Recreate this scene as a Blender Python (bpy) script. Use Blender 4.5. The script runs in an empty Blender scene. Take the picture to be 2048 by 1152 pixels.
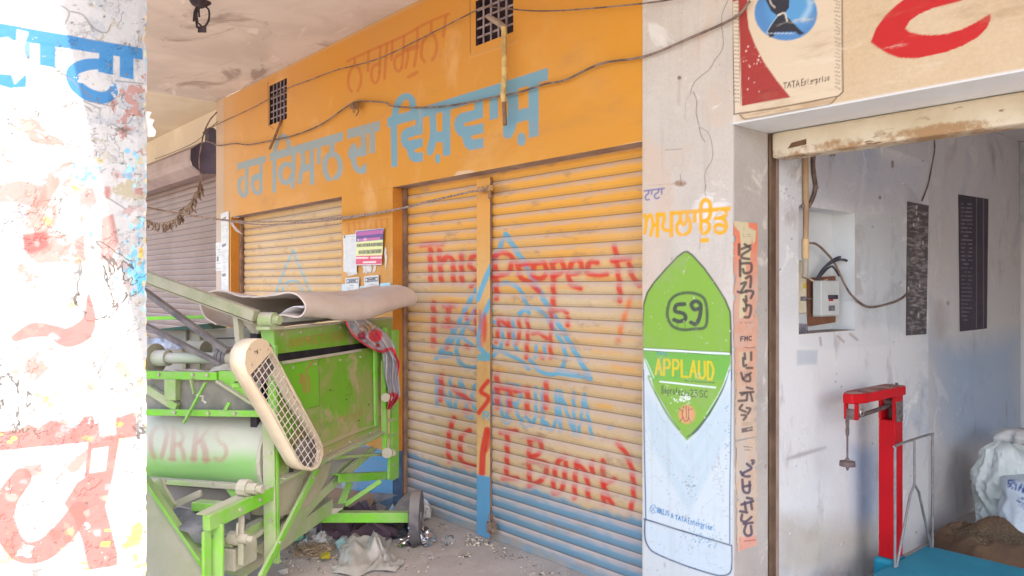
import bpy, math, random
import numpy as np
from mathutils import Vector, noise as mnoise
random.seed(7)
C = bpy.context.scene
COL = C.collection
# ------------------------------------------------------------------ camera
F_PX, CX, CY, CAM_H = 1540.0, 1024.0, 576.0, 1.6
YAW = math.asin(0.756)
SX, SY = math.cos(YAW), math.sin(YAW)
cam_d = bpy.data.cameras.new('camera')
cam = bpy.data.objects.new('camera', cam_d); COL.objects.link(cam)
cam_d.sensor_width = 36.0; cam_d.lens = 36.0 * F_PX / 2048.0
cam_d.clip_start = 0.05; cam_d.clip_end = 2000
cam.location = (0, 0, CAM_H); cam.rotation_euler = (math.pi / 2, 0, YAW)
C.camera = cam
# ------------------------------------------------------------------ light
to_sun = Vector((0.75, -0.21, 1.0)).normalized()
elev = math.asin(to_sun.z); azim = math.atan2(to_sun.x, to_sun.y)
W = bpy.data.worlds.new("World"); C.world = W; W.use_nodes = True
wn = W.node_tree.nodes; wl = W.node_tree.links
sky = wn.new('ShaderNodeTexSky'); sky.sky_type = 'NISHITA'; sky.sun_disc = False
sky.sun_elevation = elev; sky.sun_rotation = azim
sky.dust_density = 3.0; sky.air_density = 1.0
bg = wn['Background']; bg.inputs['Strength'].default_value = 0.15
wl.new(sky.outputs[0], bg.inputs[0])
sun_d = bpy.data.lights.new('sun', 'SUN'); sun_d.energy = 2.0; sun_d.angle = math.radians(0.5)
sun_d.color = (1.0, 0.95, 0.87)
sun = bpy.data.objects.new('sun', sun_d); COL.objects.link(sun)
sun.rotation_euler = to_sun.to_track_quat('Z', 'Y').to_euler()
sun.location = (4, -3, 8)
C.view_settings.view_transform = 'Standard'; C.view_settings.look = 'None'
C.view_settings.exposure = 2.53; C.view_settings.gamma = 1.0
C.cycles.use_denoising = True
C.cycles.max_bounces = 10; C.cycles.diffuse_bounces = 6

# ------------------------------------------------------------------ measuring
def ray(px, py):
    a = (px - CX) / F_PX; b = (CY - py) / F_PX
    return np.array([SX * a - SY, SY * a + SX, b])
CAMP = np.array([0, 0, CAM_H])
def onY(px, py, Y): d = ray(px, py); return CAMP + d * (Y / d[1])
def onX(px, py, X): d = ray(px, py); return CAMP + d * (X / d[0])
def onZ(px, py, z): d = ray(px, py); return CAMP + d * ((z - CAM_H) / d[2])
def atT(px, py, t): return CAMP + ray(px, py) * t
def proj(P):
    P = np.asarray(P, float)
    r = SX * P[..., 0] + SY * P[..., 1]; f = -SY * P[..., 0] + SX * P[..., 1]
    f = np.maximum(f, 0.05)
    return np.stack([CX + F_PX * r / f, CY - F_PX * (P[..., 2] - CAM_H) / f], -1)
def crop(x0, y0, s, pts): return [(x0 + x / s, y0 + y / s) for x, y in pts]
def lin(r, g, b):
    f = lambda c: (c / 255 / 12.92) if c <= 10 else ((c / 255 + 0.055) / 1.055) ** 2.4
    return (f(r), f(g), f(b))

# ------------------------------------------------------------------ objects
ORG = {}
def thing(name, label, cat, loc=(0, 0, 0), group=None):
    o = bpy.data.objects.new(name, None); COL.objects.link(o)
    o.empty_display_size = 0.1
    o.location = tuple(float(v) for v in loc); ORG[o.name] = np.array(o.location)
    tag(o, label, cat, group); return o
def tag(o, label, cat, group=None):
    o['label'] = label; o['category'] = cat
    if group: o['group'] = group
    return o
def build(name, V, Fs, mat, parent=None, smooth=None, sharp=0.6, org=None, bevel=0):
    V = np.asarray(V, float)
    if parent is not None: og = ORG[parent.name]
    else: og = V.mean(0) if org is None else np.asarray(org, float)
    if parent is None and org is None: og = og.copy(); og[2] = V[:, 2].min()
    me = bpy.data.meshes.new(name)
    me.from_pydata((V - og).tolist(), [], Fs)
    me.materials.append(mat)
    if smooth:
        me.shade_smooth()
        if smooth == 'auto': me.set_sharp_from_angle(angle=sharp)
    me.update()
    o = bpy.data.objects.new(name, me); COL.objects.link(o)
    ORG[o.name] = og
    if parent is None: o.location = og.tolist()
    else: o.parent = parent
    if bevel:
        m = o.modifiers.new('bevel', 'BEVEL'); m.width = bevel; m.segments = 2; m.limit_method = 'ANGLE'
    return o
def structure(o): o['kind'] = 'structure'; return o

class G:
    def __init__(s): s.v = []; s.f = []
    def add(s, V, Fs):
        n = len(s.v); s.v += [tuple(map(float, p)) for p in V]; s.f += [[i + n for i in f] for f in Fs]; return s
    def box(s, a, b):
        (x0, y0, z0), (x1, y1, z1) = np.minimum(a, b), np.maximum(a, b)
        V = [(x0, y0, z0), (x1, y0, z0), (x1, y1, z0), (x0, y1, z0), (x0, y0, z1), (x1, y0, z1), (x1, y1, z1), (x0, y1, z1)]
        return s.add(V, [[0, 3, 2, 1], [4, 5, 6, 7], [0, 1, 5, 4], [1, 2, 6, 5], [2, 3, 7, 6], [3, 0, 4, 7]])
    def obox(s, c, ax, ay, az):      # oriented box: centre + three half axes
        c, ax, ay, az = map(np.asarray, (c, ax, ay, az)); V = []
        for k in (-1, 1):
            for i, j in ((-1, -1), (1, -1), (1, 1), (-1, 1)): V.append(c + ax * i + ay * j + az * k)
        return s.add(V, [[0, 3, 2, 1], [4, 5, 6, 7], [0, 1, 5, 4], [1, 2, 6, 5], [2, 3, 7, 6], [3, 0, 4, 7]])
    def bar(s, p, q, w, h, up=(0, 0, 1)):
        p, q = np.asarray(p, float), np.asarray(q, float); d = q - p; L = np.linalg.norm(d); d = d / L
        up = np.asarray(up, float); side = np.cross(d, up); side /= np.linalg.norm(side); u = np.cross(side, d)
        return s.obox((p + q) / 2, d * L / 2, side * w / 2, u * h / 2)
    def angle(s, p, q, w, th, up=(0, 0, 1), flip=1):   # L section
        p, q = np.asarray(p, float), np.asarray(q, float); d = q - p; L = np.linalg.norm(d); d = d / L
        up = np.asarray(up, float); side = np.cross(d, up); side /= np.linalg.norm(side); u = np.cross(side, d)
        m = (p + q) / 2
        s.obox(m, d * L / 2, side * th / 2, u * w / 2)
        return s.obox(m + side * flip * (w / 2 + th / 2 + .0005) + u * (w / 2 - th / 2), d * L / 2, side * w / 2, u * th / 2)
    def tube(s, path, r, n=8, cap=True):
        P = [np.asarray(p, float) for p in path]; R = r if hasattr(r, '__len__') else [r] * len(P)
        T = [P[min(i + 1, len(P) - 1)] - P[max(i - 1, 0)] for i in range(len(P))]
        T = [t / (np.linalg.norm(t) + 1e-9) for t in T]
        a = np.array([0, 0, 1.0]) if abs(T[0][2]) < .9 else np.array([1.0, 0, 0])
        u = np.cross(T[0], a); u /= np.linalg.norm(u); V = []
        for p, t, rr in zip(P, T, R):
            u = u - t * np.dot(u, t); u /= np.linalg.norm(u); w = np.cross(t, u)
            for k in range(n):
                th = 2 * math.pi * k / n; V.append(p + (u * math.cos(th) + w * math.sin(th)) * rr)
        Fs = [[i * n + k, i * n + (k + 1) % n, (i + 1) * n + (k + 1) % n, (i + 1) * n + k] for i in range(len(P) - 1) for k in range(n)]
        if cap: Fs += [list(range(n))[::-1], list(range((len(P) - 1) * n, len(P) * n))]
        return s.add(V, Fs)
    def cyl(s, p, q, r, n=24): return s.tube([p, q], r, n)
    def prism(s, pts, ext):
        P = [np.asarray(p, float) for p in pts]; e = np.asarray(ext, float); n = len(P)
        return s.add(P + [p + e for p in P], [list(range(n))[::-1], list(range(n, 2 * n))] + [[i, (i + 1) % n, n + (i + 1) % n, n + i] for i in range(n)])
    def sheet(s, P):
        P = np.asarray(P, float); m, n = P.shape[:2]
        return s.add(P.reshape(-1, 3), [[i * n + j, i * n + j + 1, (i + 1) * n + j + 1, (i + 1) * n + j] for i in range(m - 1) for j in range(n - 1)])
    def thick(s, P, th):              # sheet with thickness along its own normals
        P = np.asarray(P, float); du = np.gradient(P, axis=1); dv = np.gradient(P, axis=0)
        N = np.cross(du, dv); N /= (np.linalg.norm(N, axis=2, keepdims=True) + 1e-9)
        A = P + N * th / 2; B = P - N * th / 2; m, n = P.shape[:2]; k = m * n
        idx = lambda i, j: i * n + j
        Fs = [[idx(i, j), idx(i, j + 1), idx(i + 1, j + 1), idx(i + 1, j)] for i in range(m - 1) for j in range(n - 1)]
        Fs += [[k + a for a in f[::-1]] for f in Fs]
        ring = [idx(0, j) for j in range(n)] + [idx(i, n - 1) for i in range(1, m)] + [idx(m - 1, j) for j in range(n - 2, -1, -1)] + [idx(i, 0) for i in range(m - 2, 0, -1)]
        Fs += [[ring[(a + 1) % len(ring)], ring[a], k + ring[a], k + ring[(a + 1) % len(ring)]] for a in range(len(ring))]
        return s.add(np.concatenate([A.reshape(-1, 3), B.reshape(-1, 3)]), Fs)
    def done(s, name, mat, parent=None, **k): return build(name, s.v, s.f, mat, parent, **k)

def smoothpath(pts, n=8):
    P = [np.asarray(p, float) for p in pts]; P = [2 * P[0] - P[1]] + P + [2 * P[-1] - P[-2]]; out = []
    for i in range(1, len(P) - 2):
        for k in range(n):
            t = k / n; a, b, c, d = P[i - 1:i + 3]
            out.append(.5 * (2 * b + (c - a) * t + (2 * a - 5 * b + 4 * c - d) * t * t + (3 * b - a - 3 * c + d) * t ** 3))
    return out + [P[-2]]

# ------------------------------------------------------------------ paint on walls
FONT = {
'A': [[(0,0),(.5,1),(1,0)],[(.2,.38),(.8,.38)]], 'B': [[(0,0),(0,1),(.7,1),(.9,.78),(.7,.53),(0,.53)],[(.7,.53),(1,.27),(.75,0),(0,0)]],
'C': [[(1,.85),(.6,1),(.15,.8),(0,.5),(.15,.2),(.6,0),(1,.15)]], 'D': [[(0,0),(0,1),(.6,1),(1,.65),(1,.35),(.6,0),(0,0)]],
'E': [[(1,1),(0,1),(0,0),(1,0)],[(0,.52),(.8,.52)]], 'F': [[(1,1),(0,1),(0,0)],[(0,.52),(.8,.52)]],
'G': [[(1,.85),(.6,1),(.15,.8),(0,.5),(.15,.2),(.6,0),(1,.15),(1,.45),(.6,.45)]], 'H': [[(0,0),(0,1)],[(1,0),(1,1)],[(0,.5),(1,.5)]],
'I': [[(.5,0),(.5,1)]], 'J': [[(.8,1),(.8,.25),(.5,0),(.1,.2)]], 'K': [[(0,0),(0,1)],[(1,1),(0,.45)],[(.3,.6),(1,0)]],
'L': [[(0,1),(0,0),(1,0)]], 'M': [[(0,0),(0,1),(.5,.4),(1,1),(1,0)]], 'N': [[(0,0),(0,1),(1,0),(1,1)]],
'O': [[(.5,1),(.1,.8),(0,.5),(.1,.2),(.5,0),(.9,.2),(1,.5),(.9,.8),(.5,1)]], 'P': [[(0,0),(0,1),(.75,1),(1,.75),(.75,.48),(0,.48)]],
'R': [[(0,0),(0,1),(.75,1),(1,.76),(.75,.5),(0,.5)],[(.5,.5),(1,0)]], 'S': [[(1,.87),(.6,1),(.1,.85),(.1,.6),(.9,.42),(.95,.15),(.5,0),(0,.13)]],
'T': [[(0,1),(1,1)],[(.5,1),(.5,0)]], 'U': [[(0,1),(0,.25),(.3,0),(.7,0),(1,.25),(1,1)]], 'V': [[(0,1),(.5,0),(1,1)]],
'W': [[(0,1),(.25,0),(.5,.7),(.75,0),(1,1)]], 'X': [[(0,0),(1,1)],[(0,1),(1,0)]], 'Y': [[(0,1),(.5,.5),(1,1)],[(.5,.5),(.5,0)]], 'Z': [[(0,1),(1,1),(0,0),(1,0)]],
'2': [[(0,.8),(.4,1),(.9,.85),(.85,.55),(0,0),(1,0)]], '5': [[(.9,1),(.1,1),(.1,.6),(.6,.65),(1,.35),(.6,0),(0,.1)]],
'9': [[(.9,.7),(.5,.5),(.1,.65),(.2,.95),(.6,1),(.9,.8),(.85,.3),(.4,0)]],
'e': [[(.1,.33),(.9,.38),(.75,.62),(.35,.65),(.05,.4),(.15,.08),(.5,0),(.9,.1)]], 'n': [[(.1,0),(.1,.62)],[(.1,.45),(.5,.65),(.85,.5),(.85,0)]],
't': [[(.45,.95),(.45,.1),(.8,.03)],[(.1,.62),(.85,.62)]], 'r': [[(.2,0),(.2,.62)],[(.2,.4),(.5,.62),(.85,.58)]],
'p': [[(.1,-.3),(.1,.62),(.6,.65),(.95,.35),(.6,0),(.1,.05)]], 'i': [[(.5,0),(.5,.6)],[(.5,.8),(.5,.85)]], 's': [[(.85,.55),(.4,.65),(.15,.5),(.8,.2),(.6,0),(.1,.08)]],
'o': [[(.5,.64),(.1,.5),(.1,.15),(.5,0),(.9,.15),(.9,.5),(.5,.64)]], 'f': [[(.9,.9),(.55,.95),(.4,.75),(.4,0)],[(.1,.58),(.8,.58)]],
'z': [[(.1,.62),(.9,.62),(.1,0),(.9,0)]], 'u': [[(.1,.62),(.1,.15),(.4,0),(.85,.15),(.85,.62),(.85,0)]], 'a': [[(.85,.6),(.85,0)],[(.85,.5),(.4,.65),(.1,.35),(.3,0),(.85,.15)]],
'y': [[(.1,.62),(.5,.1)],[(.9,.62),(.2,-.3)]], '(': [[(.7,1.1),(.3,.7),(.3,.3),(.7,-.1)]], ')': [[(.3,1.1),(.7,.7),(.7,.3),(.3,-.1)]], '-': [[(.1,.5),(.9,.5)]], '.': [[(.4,.02),(.6,.02)]]}

class Canvas:
    """A wall surface as a dense grid whose vertices carry the paint on it (premultiplied rgb + cover)."""
    def __init__(s, P):
        s.P = np.asarray(P, float); s.m, s.n = s.P.shape[:2]
        s.px = proj(s.P); s.col = np.zeros((s.m, s.n, 4)); s.disp = None; s.hole = np.zeros((s.m - 1, s.n - 1), bool)
    @classmethod
    def rect(cls, o, U, V, res, rv=None):
        o, U, V = (np.asarray(v, float) for v in (o, U, V)); rv = rv or res
        nu = max(2, int(round(np.linalg.norm(U) / res)) + 1); nv = max(2, int(round(np.linalg.norm(V) / rv)) + 1)
        a = np.linspace(0, 1, nu)[None, :, None]; b = np.linspace(0, 1, nv)[:, None, None]
        return cls(o + U * a + V * b)
    @classmethod
    def quad(cls, q, nu, nv):        # four 3-D corners: tl, tr, br, bl
        tl, tr, br, bl = (np.asarray(v, float) for v in q)
        a = np.linspace(0, 1, nu)[None, :, None]; b = np.linspace(0, 1, nv)[:, None, None]
        return cls((bl * (1 - a) + br * a) * (1 - b) + (tl * (1 - a) + tr * a) * b)
    def _sub(s, x0, y0, x1, y1, pad):
        X, Y = s.px[..., 0], s.px[..., 1]
        k = (X > x0 - pad) & (X < x1 + pad) & (Y > y0 - pad) & (Y < y1 + pad)
        if not k.any(): return None
        r = np.where(k.any(1))[0]; c = np.where(k.any(0))[0]
        return slice(r[0], r[-1] + 1), slice(c[0], c[-1] + 1)
    def _over(s, sl, a, c):
        a = np.clip(a, 0, 1)[..., None]; t = s.col[sl]
        s.col[sl] = np.concatenate([t[..., :3] * (1 - a) + np.asarray(c, float) * a, t[..., 3:] * (1 - a) + a], -1)
    def poly(s, pts, c, alpha=1.0, soft=0.7):
        p = np.asarray(pts, float); sl = s._sub(p[:, 0].min(), p[:, 1].min(), p[:, 0].max(), p[:, 1].max(), 4 + soft * 2)
        if sl is None: return s
        X, Y = s.px[sl][..., 0], s.px[sl][..., 1]; ins = np.zeros(X.shape, bool); D = np.full(X.shape, 1e9)
        for i in range(len(p)):
            (x0, y0), (x1, y1) = p[i], p[(i + 1) % len(p)]
            dx, dy = x1 - x0, y1 - y0; L = dx * dx + dy * dy + 1e-9
            t = np.clip(((X - x0) * dx + (Y - y0) * dy) / L, 0, 1)
            D = np.minimum(D, (X - x0 - t * dx) ** 2 + (Y - y0 - t * dy) ** 2)
            if abs(dy) > 1e-9:
                cr = ((y0 > Y) != (y1 > Y)) & (X < dx * (Y - y0) / dy + x0); ins ^= cr
        D = np.sqrt(D) * np.where(ins, -1, 1)
        s._over(sl, np.clip(.5 - D / (2 * soft), 0, 1) * alpha, c); return s
    def stroke(s, pts, w, c, alpha=1.0, soft=0.7, curve=True, spray=0, rs=None):
        p = np.asarray(pts, float)
        if curve and len(p) > 2: p = np.asarray(smoothpath(p, 5))
        W = np.asarray(w, float) if hasattr(w, '__len__') else np.full(len(p), float(w))
        if len(W) != len(p): W = np.interp(np.linspace(0, 1, len(p)), np.linspace(0, 1, len(W)), W)
        m = W.max(); sl = s._sub(p[:, 0].min() - m, p[:, 1].min() - m, p[:, 0].max() + m, p[:, 1].max() + m, 4 + soft * 2)
        if sl is None: return s
        X, Y = s.px[sl][..., 0], s.px[sl][..., 1]; D = np.full(X.shape, 1e9)
        for i in range(len(p) - 1):
            (x0, y0), (x1, y1) = p[i], p[i + 1]; dx, dy = x1 - x0, y1 - y0; L = dx * dx + dy * dy + 1e-9
            t = np.clip(((X - x0) * dx + (Y - y0) * dy) / L, 0, 1)
            D = np.minimum(D, np.hypot(X - x0 - t * dx, Y - y0 - t * dy) - (W[i] * (1 - t) + W[i + 1] * t) / 2)
        s._over(sl, np.clip(.5 - D / (2 * soft), 0, 1) * alpha, c); return s
    def ell(s, cx, cy, rx, ry, c, alpha=1.0, soft=0.7):
        th = np.linspace(0, 2 * math.pi, 28, endpoint=False)
        return s.poly(np.stack([cx + rx * np.cos(th), cy + ry * np.sin(th)], 1), c, alpha, soft)
    def text(s, st, p0, p1, h0, h1, w, c, gap=.35, alpha=1.0, soft=.6, slant=0, jit=0):
        p0, p1 = np.asarray(p0, float), np.asarray(p1, float); n = len(st)
        for i, ch in enumerate(st):
            for sk in FONT.get(ch, []):
                pts = []
                for x, y in sk:
                    k = (i + x * (1 - gap) + slant * y * .3) / (n - gap); h = h0 + (h1 - h0) * k; b = p0 + (p1 - p0) * k
                    pts.append((b[0] + random.uniform(-jit, jit), b[1] - h * y + random.uniform(-jit, jit)))
                s.stroke(pts, w, c, alpha, soft, curve=False)
        return s
    def lines(s, q, rows, c, w=.8, alpha=.8, fill=.75, lo=.1, hi=.95):   # rows of small print inside a px quad tl,tr,br,bl
        tl, tr, br, bl = (np.asarray(v, float) for v in q)
        for r in range(rows):
            b = (r + .5) / rows; L = tl * (1 - b) + bl * b; R = tr * (1 - b) + br * b; x = lo
            end = hi if random.random() < .7 else random.uniform(.4, hi)
            while x < end:
                ww = random.uniform(.05, .16); e = min(x + ww, end)
                if random.random() < fill: s.stroke([L + (R - L) * x, L + (R - L) * e], w, c, alpha, .5)
                x += ww + .03
        return s
    def fill(s, fn, c):
        s._over((slice(None), slice(None)), fn(s.px[..., 0], s.px[..., 1], s.P), c); return s
    def cut(s, fn):                   # leave faces out where fn(centre) is true
        cc = (s.P[:-1, :-1] + s.P[1:, 1:]) / 2; s.hole |= fn(cc); return s
    def mesh(s, name, mat, parent=None, smooth=False, org=None):
        P = s.P if s.disp is None else s.P + s.disp
        idx = np.arange(s.m * s.n).reshape(s.m, s.n)
        q = np.stack([idx[:-1, :-1], idx[:-1, 1:], idx[1:, 1:], idx[1:, :-1]], -1)[~s.hole]
        V = P.reshape(-1, 3)
        if parent is not None: og = ORG[parent.name]
        else: og = V.mean(0) if org is None else np.asarray(org, float)
        me = bpy.data.meshes.new(name); k = len(q)
        me.vertices.add(len(V)); me.vertices.foreach_set('co', (V - og).astype(np.float32).ravel())
        me.loops.add(k * 4); me.polygons.add(k)
        me.loops.foreach_set('vertex_index', q.astype(np.int32).ravel())
        me.polygons.foreach_set('loop_start', np.arange(0, k * 4, 4, dtype=np.int32))
        me.update(calc_edges=True)
        at = me.color_attributes.new('paint', 'FLOAT_COLOR', 'POINT')
        at.data.foreach_set('color', s.col.astype(np.float32).ravel())
        me.materials.append(mat)
        if smooth: me.shade_smooth()
        o = bpy.data.objects.new(name, me); COL.objects.link(o); ORG[o.name] = og
        if parent is None: o.location = og.tolist()
        else: o.parent = parent
        return o

# ------------------------------------------------------------------ materials
class NT:
    def __init__(s, name):
        s.m = bpy.data.materials.new(name); s.m.use_nodes = True; s.t = s.m.node_tree; s.b = s.t.nodes['Principled BSDF']
        s.tc = s.t.nodes.new('ShaderNodeTexCoord'); s.co = s.t.nodes.new('ShaderNodeNewGeometry').outputs['Position']
    def n(s, k, **a):
        x = s.t.nodes.new(k)
        for q, v in a.items(): setattr(x, q, v)
        return x
    def put(s, sock, v):
        if hasattr(v, 'is_linked'): s.t.links.new(v, sock)
        elif isinstance(v, tuple) and len(v) == 3 and sock.type == 'RGBA': sock.default_value = (*v, 1)
        else: sock.default_value = v
    def noise(s, sc, det=4, rough=.6, vec=None, stretch=None, dist=0):
        x = s.n('ShaderNodeTexNoise'); x.inputs['Scale'].default_value = sc; x.inputs['Detail'].default_value = det
        x.inputs['Roughness'].default_value = rough; x.inputs['Distortion'].default_value = dist
        v = vec or s.co
        if stretch:
            mp = s.n('ShaderNodeMapping'); mp.inputs['Scale'].default_value = stretch; s.t.links.new(v, mp.inputs[0]); v = mp.outputs[0]
        s.t.links.new(v, x.inputs['Vector']); return x.outputs['Fac']
    def step(s, v, a, b, lo=0., hi=1.):
        x = s.n('ShaderNodeMapRange'); x.interpolation_type = 'SMOOTHSTEP'
        for i, q in enumerate((v, a, b, lo, hi)): s.put(x.inputs[i], q)
        return x.outputs[0]
    def mix(s, f, a, b, mode='MIX'):
        x = s.n('ShaderNodeMix', data_type='RGBA', blend_type=mode); s.put(x.inputs[0], f); s.put(x.inputs[6], a); s.put(x.inputs[7], b); return x.outputs[2]
    def math(s, op, a, b=0.):
        x = s.n('ShaderNodeMath', operation=op); s.put(x.inputs[0], a); s.put(x.inputs[1], b); return x.outputs[0]
    def nz(s):
        g = s.n('ShaderNodeNewGeometry'); x = s.n('ShaderNodeSeparateXYZ'); s.t.links.new(g.outputs['Normal'], x.inputs[0]); return x.outputs[2]
    def pz(s):
        x = s.n('ShaderNodeSeparateXYZ'); s.t.links.new(s.co, x.inputs[0]); return x.outputs[2]
    def bump(s, h, st, dist=.01):
        x = s.n('ShaderNodeBump'); x.inputs['Strength'].default_value = st; x.inputs['Distance'].default_value = dist
        s.put(x.inputs['Height'], h); s.t.links.new(x.outputs[0], s.b.inputs['Normal'])
    def out(s, col, rough=.8, metal=0., spec=.3):
        s.put(s.b.inputs['Base Color'], col); s.put(s.b.inputs['Roughness'], rough); s.put(s.b.inputs['Metallic'], metal)
        s.b.inputs['Specular IOR Level'].default_value = spec; return s.m

def pmat(name, c1, c2=None, sc=4, rough=.75, metal=0, dust=None, damt=.8, dlo=.15, spots=None, bump=.25, bsc=60, contrast=(.35, .65), spec=.3):
    k = NT(name); c2 = c2 or tuple(x * .75 for x in c1)
    col = k.mix(k.step(k.noise(sc, 6), *contrast), c1, c2)
    if spots: col = k.mix(k.step(k.noise(spots[1], 5, .7), spots[2], spots[2] + .05), col, spots[0])
    rf = rough
    if dust:
        up = k.step(k.nz(), dlo, .75); nn = k.step(k.noise(9, 5), .38, .62)
        f = k.math('MULTIPLY', k.math('MAXIMUM', up, k.math('MULTIPLY', nn, .55)), damt)
        col = k.mix(f, col, dust)
        rf = k.step(f, 0, 1, rough, .95)
    if bump: k.bump(k.noise(bsc, 4), bump, .004)
    return k.out(col, rf, metal, spec)

def cmat(name, c1, c2, sc=2.0, contrast=(.35, .65), wear=None, grime=None, specks=None, dust=None, bump=.3, bsc=35, rough=.85, patches=None, extra=None, cracks=None):
    """wall material under the paint carried by the Canvas grid"""
    k = NT(name)
    base = k.mix(k.step(k.noise(sc, 7, .62), *contrast), c1, c2)
    base = k.mix(k.step(k.noise(70, 3, .7), .3, .7, 0., .10), base, (.12, .09, .07))
    if patches:
        for (pc, ps, lo, hi) in patches: base = k.mix(k.step(k.noise(ps, 6, .65, dist=.6), lo, hi), base, pc)
    at = k.n('ShaderNodeAttribute', attribute_name='paint')
    cov = at.outputs['Alpha']; wv = 1.0
    if wear: wv = k.step(k.noise(wear[0], 8, .7), wear[1], wear[1] + .04, wear[2] if len(wear) > 2 else 0., 1.)
    a = k.math('MULTIPLY', cov, wv)
    inv = k.math('SUBTRACT', 1.0, a)
    s1 = k.n('ShaderNodeVectorMath', operation='SCALE'); k.put(s1.inputs[0], base); k.put(s1.inputs['Scale'], inv)
    s2 = k.n('ShaderNodeVectorMath', operation='SCALE'); k.put(s2.inputs[0], at.outputs['Color']); k.put(s2.inputs['Scale'], wv)
    ad = k.n('ShaderNodeVectorMath', operation='ADD'); k.put(ad.inputs[0], s1.outputs[0]); k.put(ad.inputs[1], s2.outputs[0])
    col = ad.outputs[0]
    if grime:
        for (gc, gs, lo, hi, amt, stv) in grime:
            f = k.math('MULTIPLY', k.step(k.noise(gs, 7, .65, stretch=stv), lo, hi), amt); col = k.mix(f, col, gc)
    if cracks:
        (cs, cw, cc_, ca) = cracks; nn_ = k.noise(cs, 5, .6, dist=.5); ab = k.math('ABSOLUTE', k.math('SUBTRACT', nn_, .5))
        f = k.math('MULTIPLY', k.step(ab, cw * .4, cw, ca, 0), k.step(k.noise(cs * .6, 3), .45, .6)); col = k.mix(f, col, cc_)
    if specks: col = k.mix(k.step(k.noise(specks[1], 3, .5), specks[2], specks[2] + .03), col, specks[0])
    if dust:
        f = k.math('MULTIPLY', k.step(k.nz(), dust[1], dust[2]), k.step(k.noise(5, 5), .25, .7, dust[3] * .6, dust[3])); col = k.mix(f, col, dust[0])
    if bump:
        h = k.noise(bsc, 6, .65)
        if extra: h = k.math('ADD', h, k.math('MULTIPLY', k.step(k.noise(extra[0], 6, .7), extra[1], extra[1] + .03), extra[2]))
        k.bump(h, bump, .006)
    return k.out(col, rough)
# ================================================================== setting
YF = 3.0; YS = 3.13; ZL = 2.33; ZC = 3.59
XL, XO1, XO2, XM1, XM2, XJ = -8.3, -7.877, -5.545, -4.786, -2.47, -1.955

m_dirt = pmat('street_dirt', (.36, .31, .25), (.27, .23, .19), 1.5, .95, bump=.5, bsc=20)
kf = NT('dusty_concrete')
fc = kf.mix(kf.step(kf.noise(1.6, 8, .65), .35, .65), (.43, .375, .34), (.35, .305, .275))
fc = kf.mix(kf.step(kf.noise(7, 7, .7), .52, .62, 0, .6), fc, (.47, .41, .37))
fc = kf.mix(kf.step(kf.noise(90, 3, .6), .66, .72, 0, .75), fc, (.13, .10, .085))
fc = kf.mix(kf.step(kf.noise(55, 2, .5), .70, .73, 0, .6), fc, (.5, .45, .39))
kf.bump(kf.noise(45, 7, .7), .45, .008); m_floor = kf.out(fc, .95)
structure(G().box((-150, -150, -.3), (150, 150, -.15)).done('ground', m_dirt, org=(0, 0, -.3)))
structure(G().box((-16, .2, -.14), (4, 8, 0)).done('veranda_floor', m_floor, org=(0, 0, -.14)))

kc = NT('stained_plaster_ceiling')
cc = kc.mix(kc.step(kc.noise(1.3, 7, .6, dist=.4), .36, .64), (.62, .545, .49), (.51, .44, .39))
cc = kc.mix(kc.step(kc.noise(.8, 6, .65, stretch=(1, 2.2, 1), dist=1.2), .55, .66, 0, .8), cc, (.29, .22, .19))
cc = kc.mix(kc.step(kc.noise(2.2, 6, .6, stretch=(.6, 1.6, 1), dist=.8), .60, .68, 0, .7), cc, (.72, .65, .59))
cc = kc.mix(kc.step(kc.noise(30, 3), .70, .74, 0, .4), cc, (.15, .11, .1))
kc.bump(kc.noise(25, 6), .25, .006); m_ceil = kc.out(cc, .92)
structure(G().box((XL, .417, ZC), (4, YF - .002, ZC + .2)).done('ceiling', m_ceil, org=(-3, 1.5, ZC)))

# ------------------------------------------------------------------ yellow shop
ORANGE = (.55, .238, .031); SKYB = (.135, .29, .37)
m_yel = cmat('yellow_wall_paint', ORANGE, (.52, .235, .052), 1.1, (.35, .65), bump=.22, bsc=30,
             patches=[((.60, .335, .125), .55, .50, .68)],
             grime=[((.33, .17, .08), 2.2, .54, .74, .38, (.5, 1, 1.6)), ((.70, .43, .2), 1.5, .55, .7, .4, (1, 1, .6)), ((.16, .09, .05), 55, .71, .75, .5, None)], wear=(14, .22))
shop = thing('shop_building', 'orange-yellow closed shopfront with sky-blue Gurmukhi lettering and two roller shutters', 'shop', (-5.4, 3.0, 0))
z = lambda *a: np.array(a, float)
# fascia with the lettering
fs = Canvas.rect((XL, YF, ZL), (XM2 - XL, 0, 0), (0, 0, ZC - ZL), .006)
VS = [onY(*p, YF) for p in ((539, 171), (574, 242))]; VB = [onY(*p, YF) for p in ((951, -20), (1027, 78))]
vent_rects = []
for q in (VS, VB):
    x0, x1 = q[0][0], q[1][0]; z1 = max(q[0][2], q[1][2]); z0 = min(q[0][2], q[1][2]); vent_rects.append([x0, x1, z0, z1])
vent_rects[0][2:] = [onY(559, 243, YF)[2], onY(556, 164, YF)[2]]
vent_rects[1][2:] = [onY(988, 79, YF)[2], onY(988, -14, YF)[2]]
vent_rects[1][3] = min(vent_rects[1][3], ZC - .1)
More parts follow.
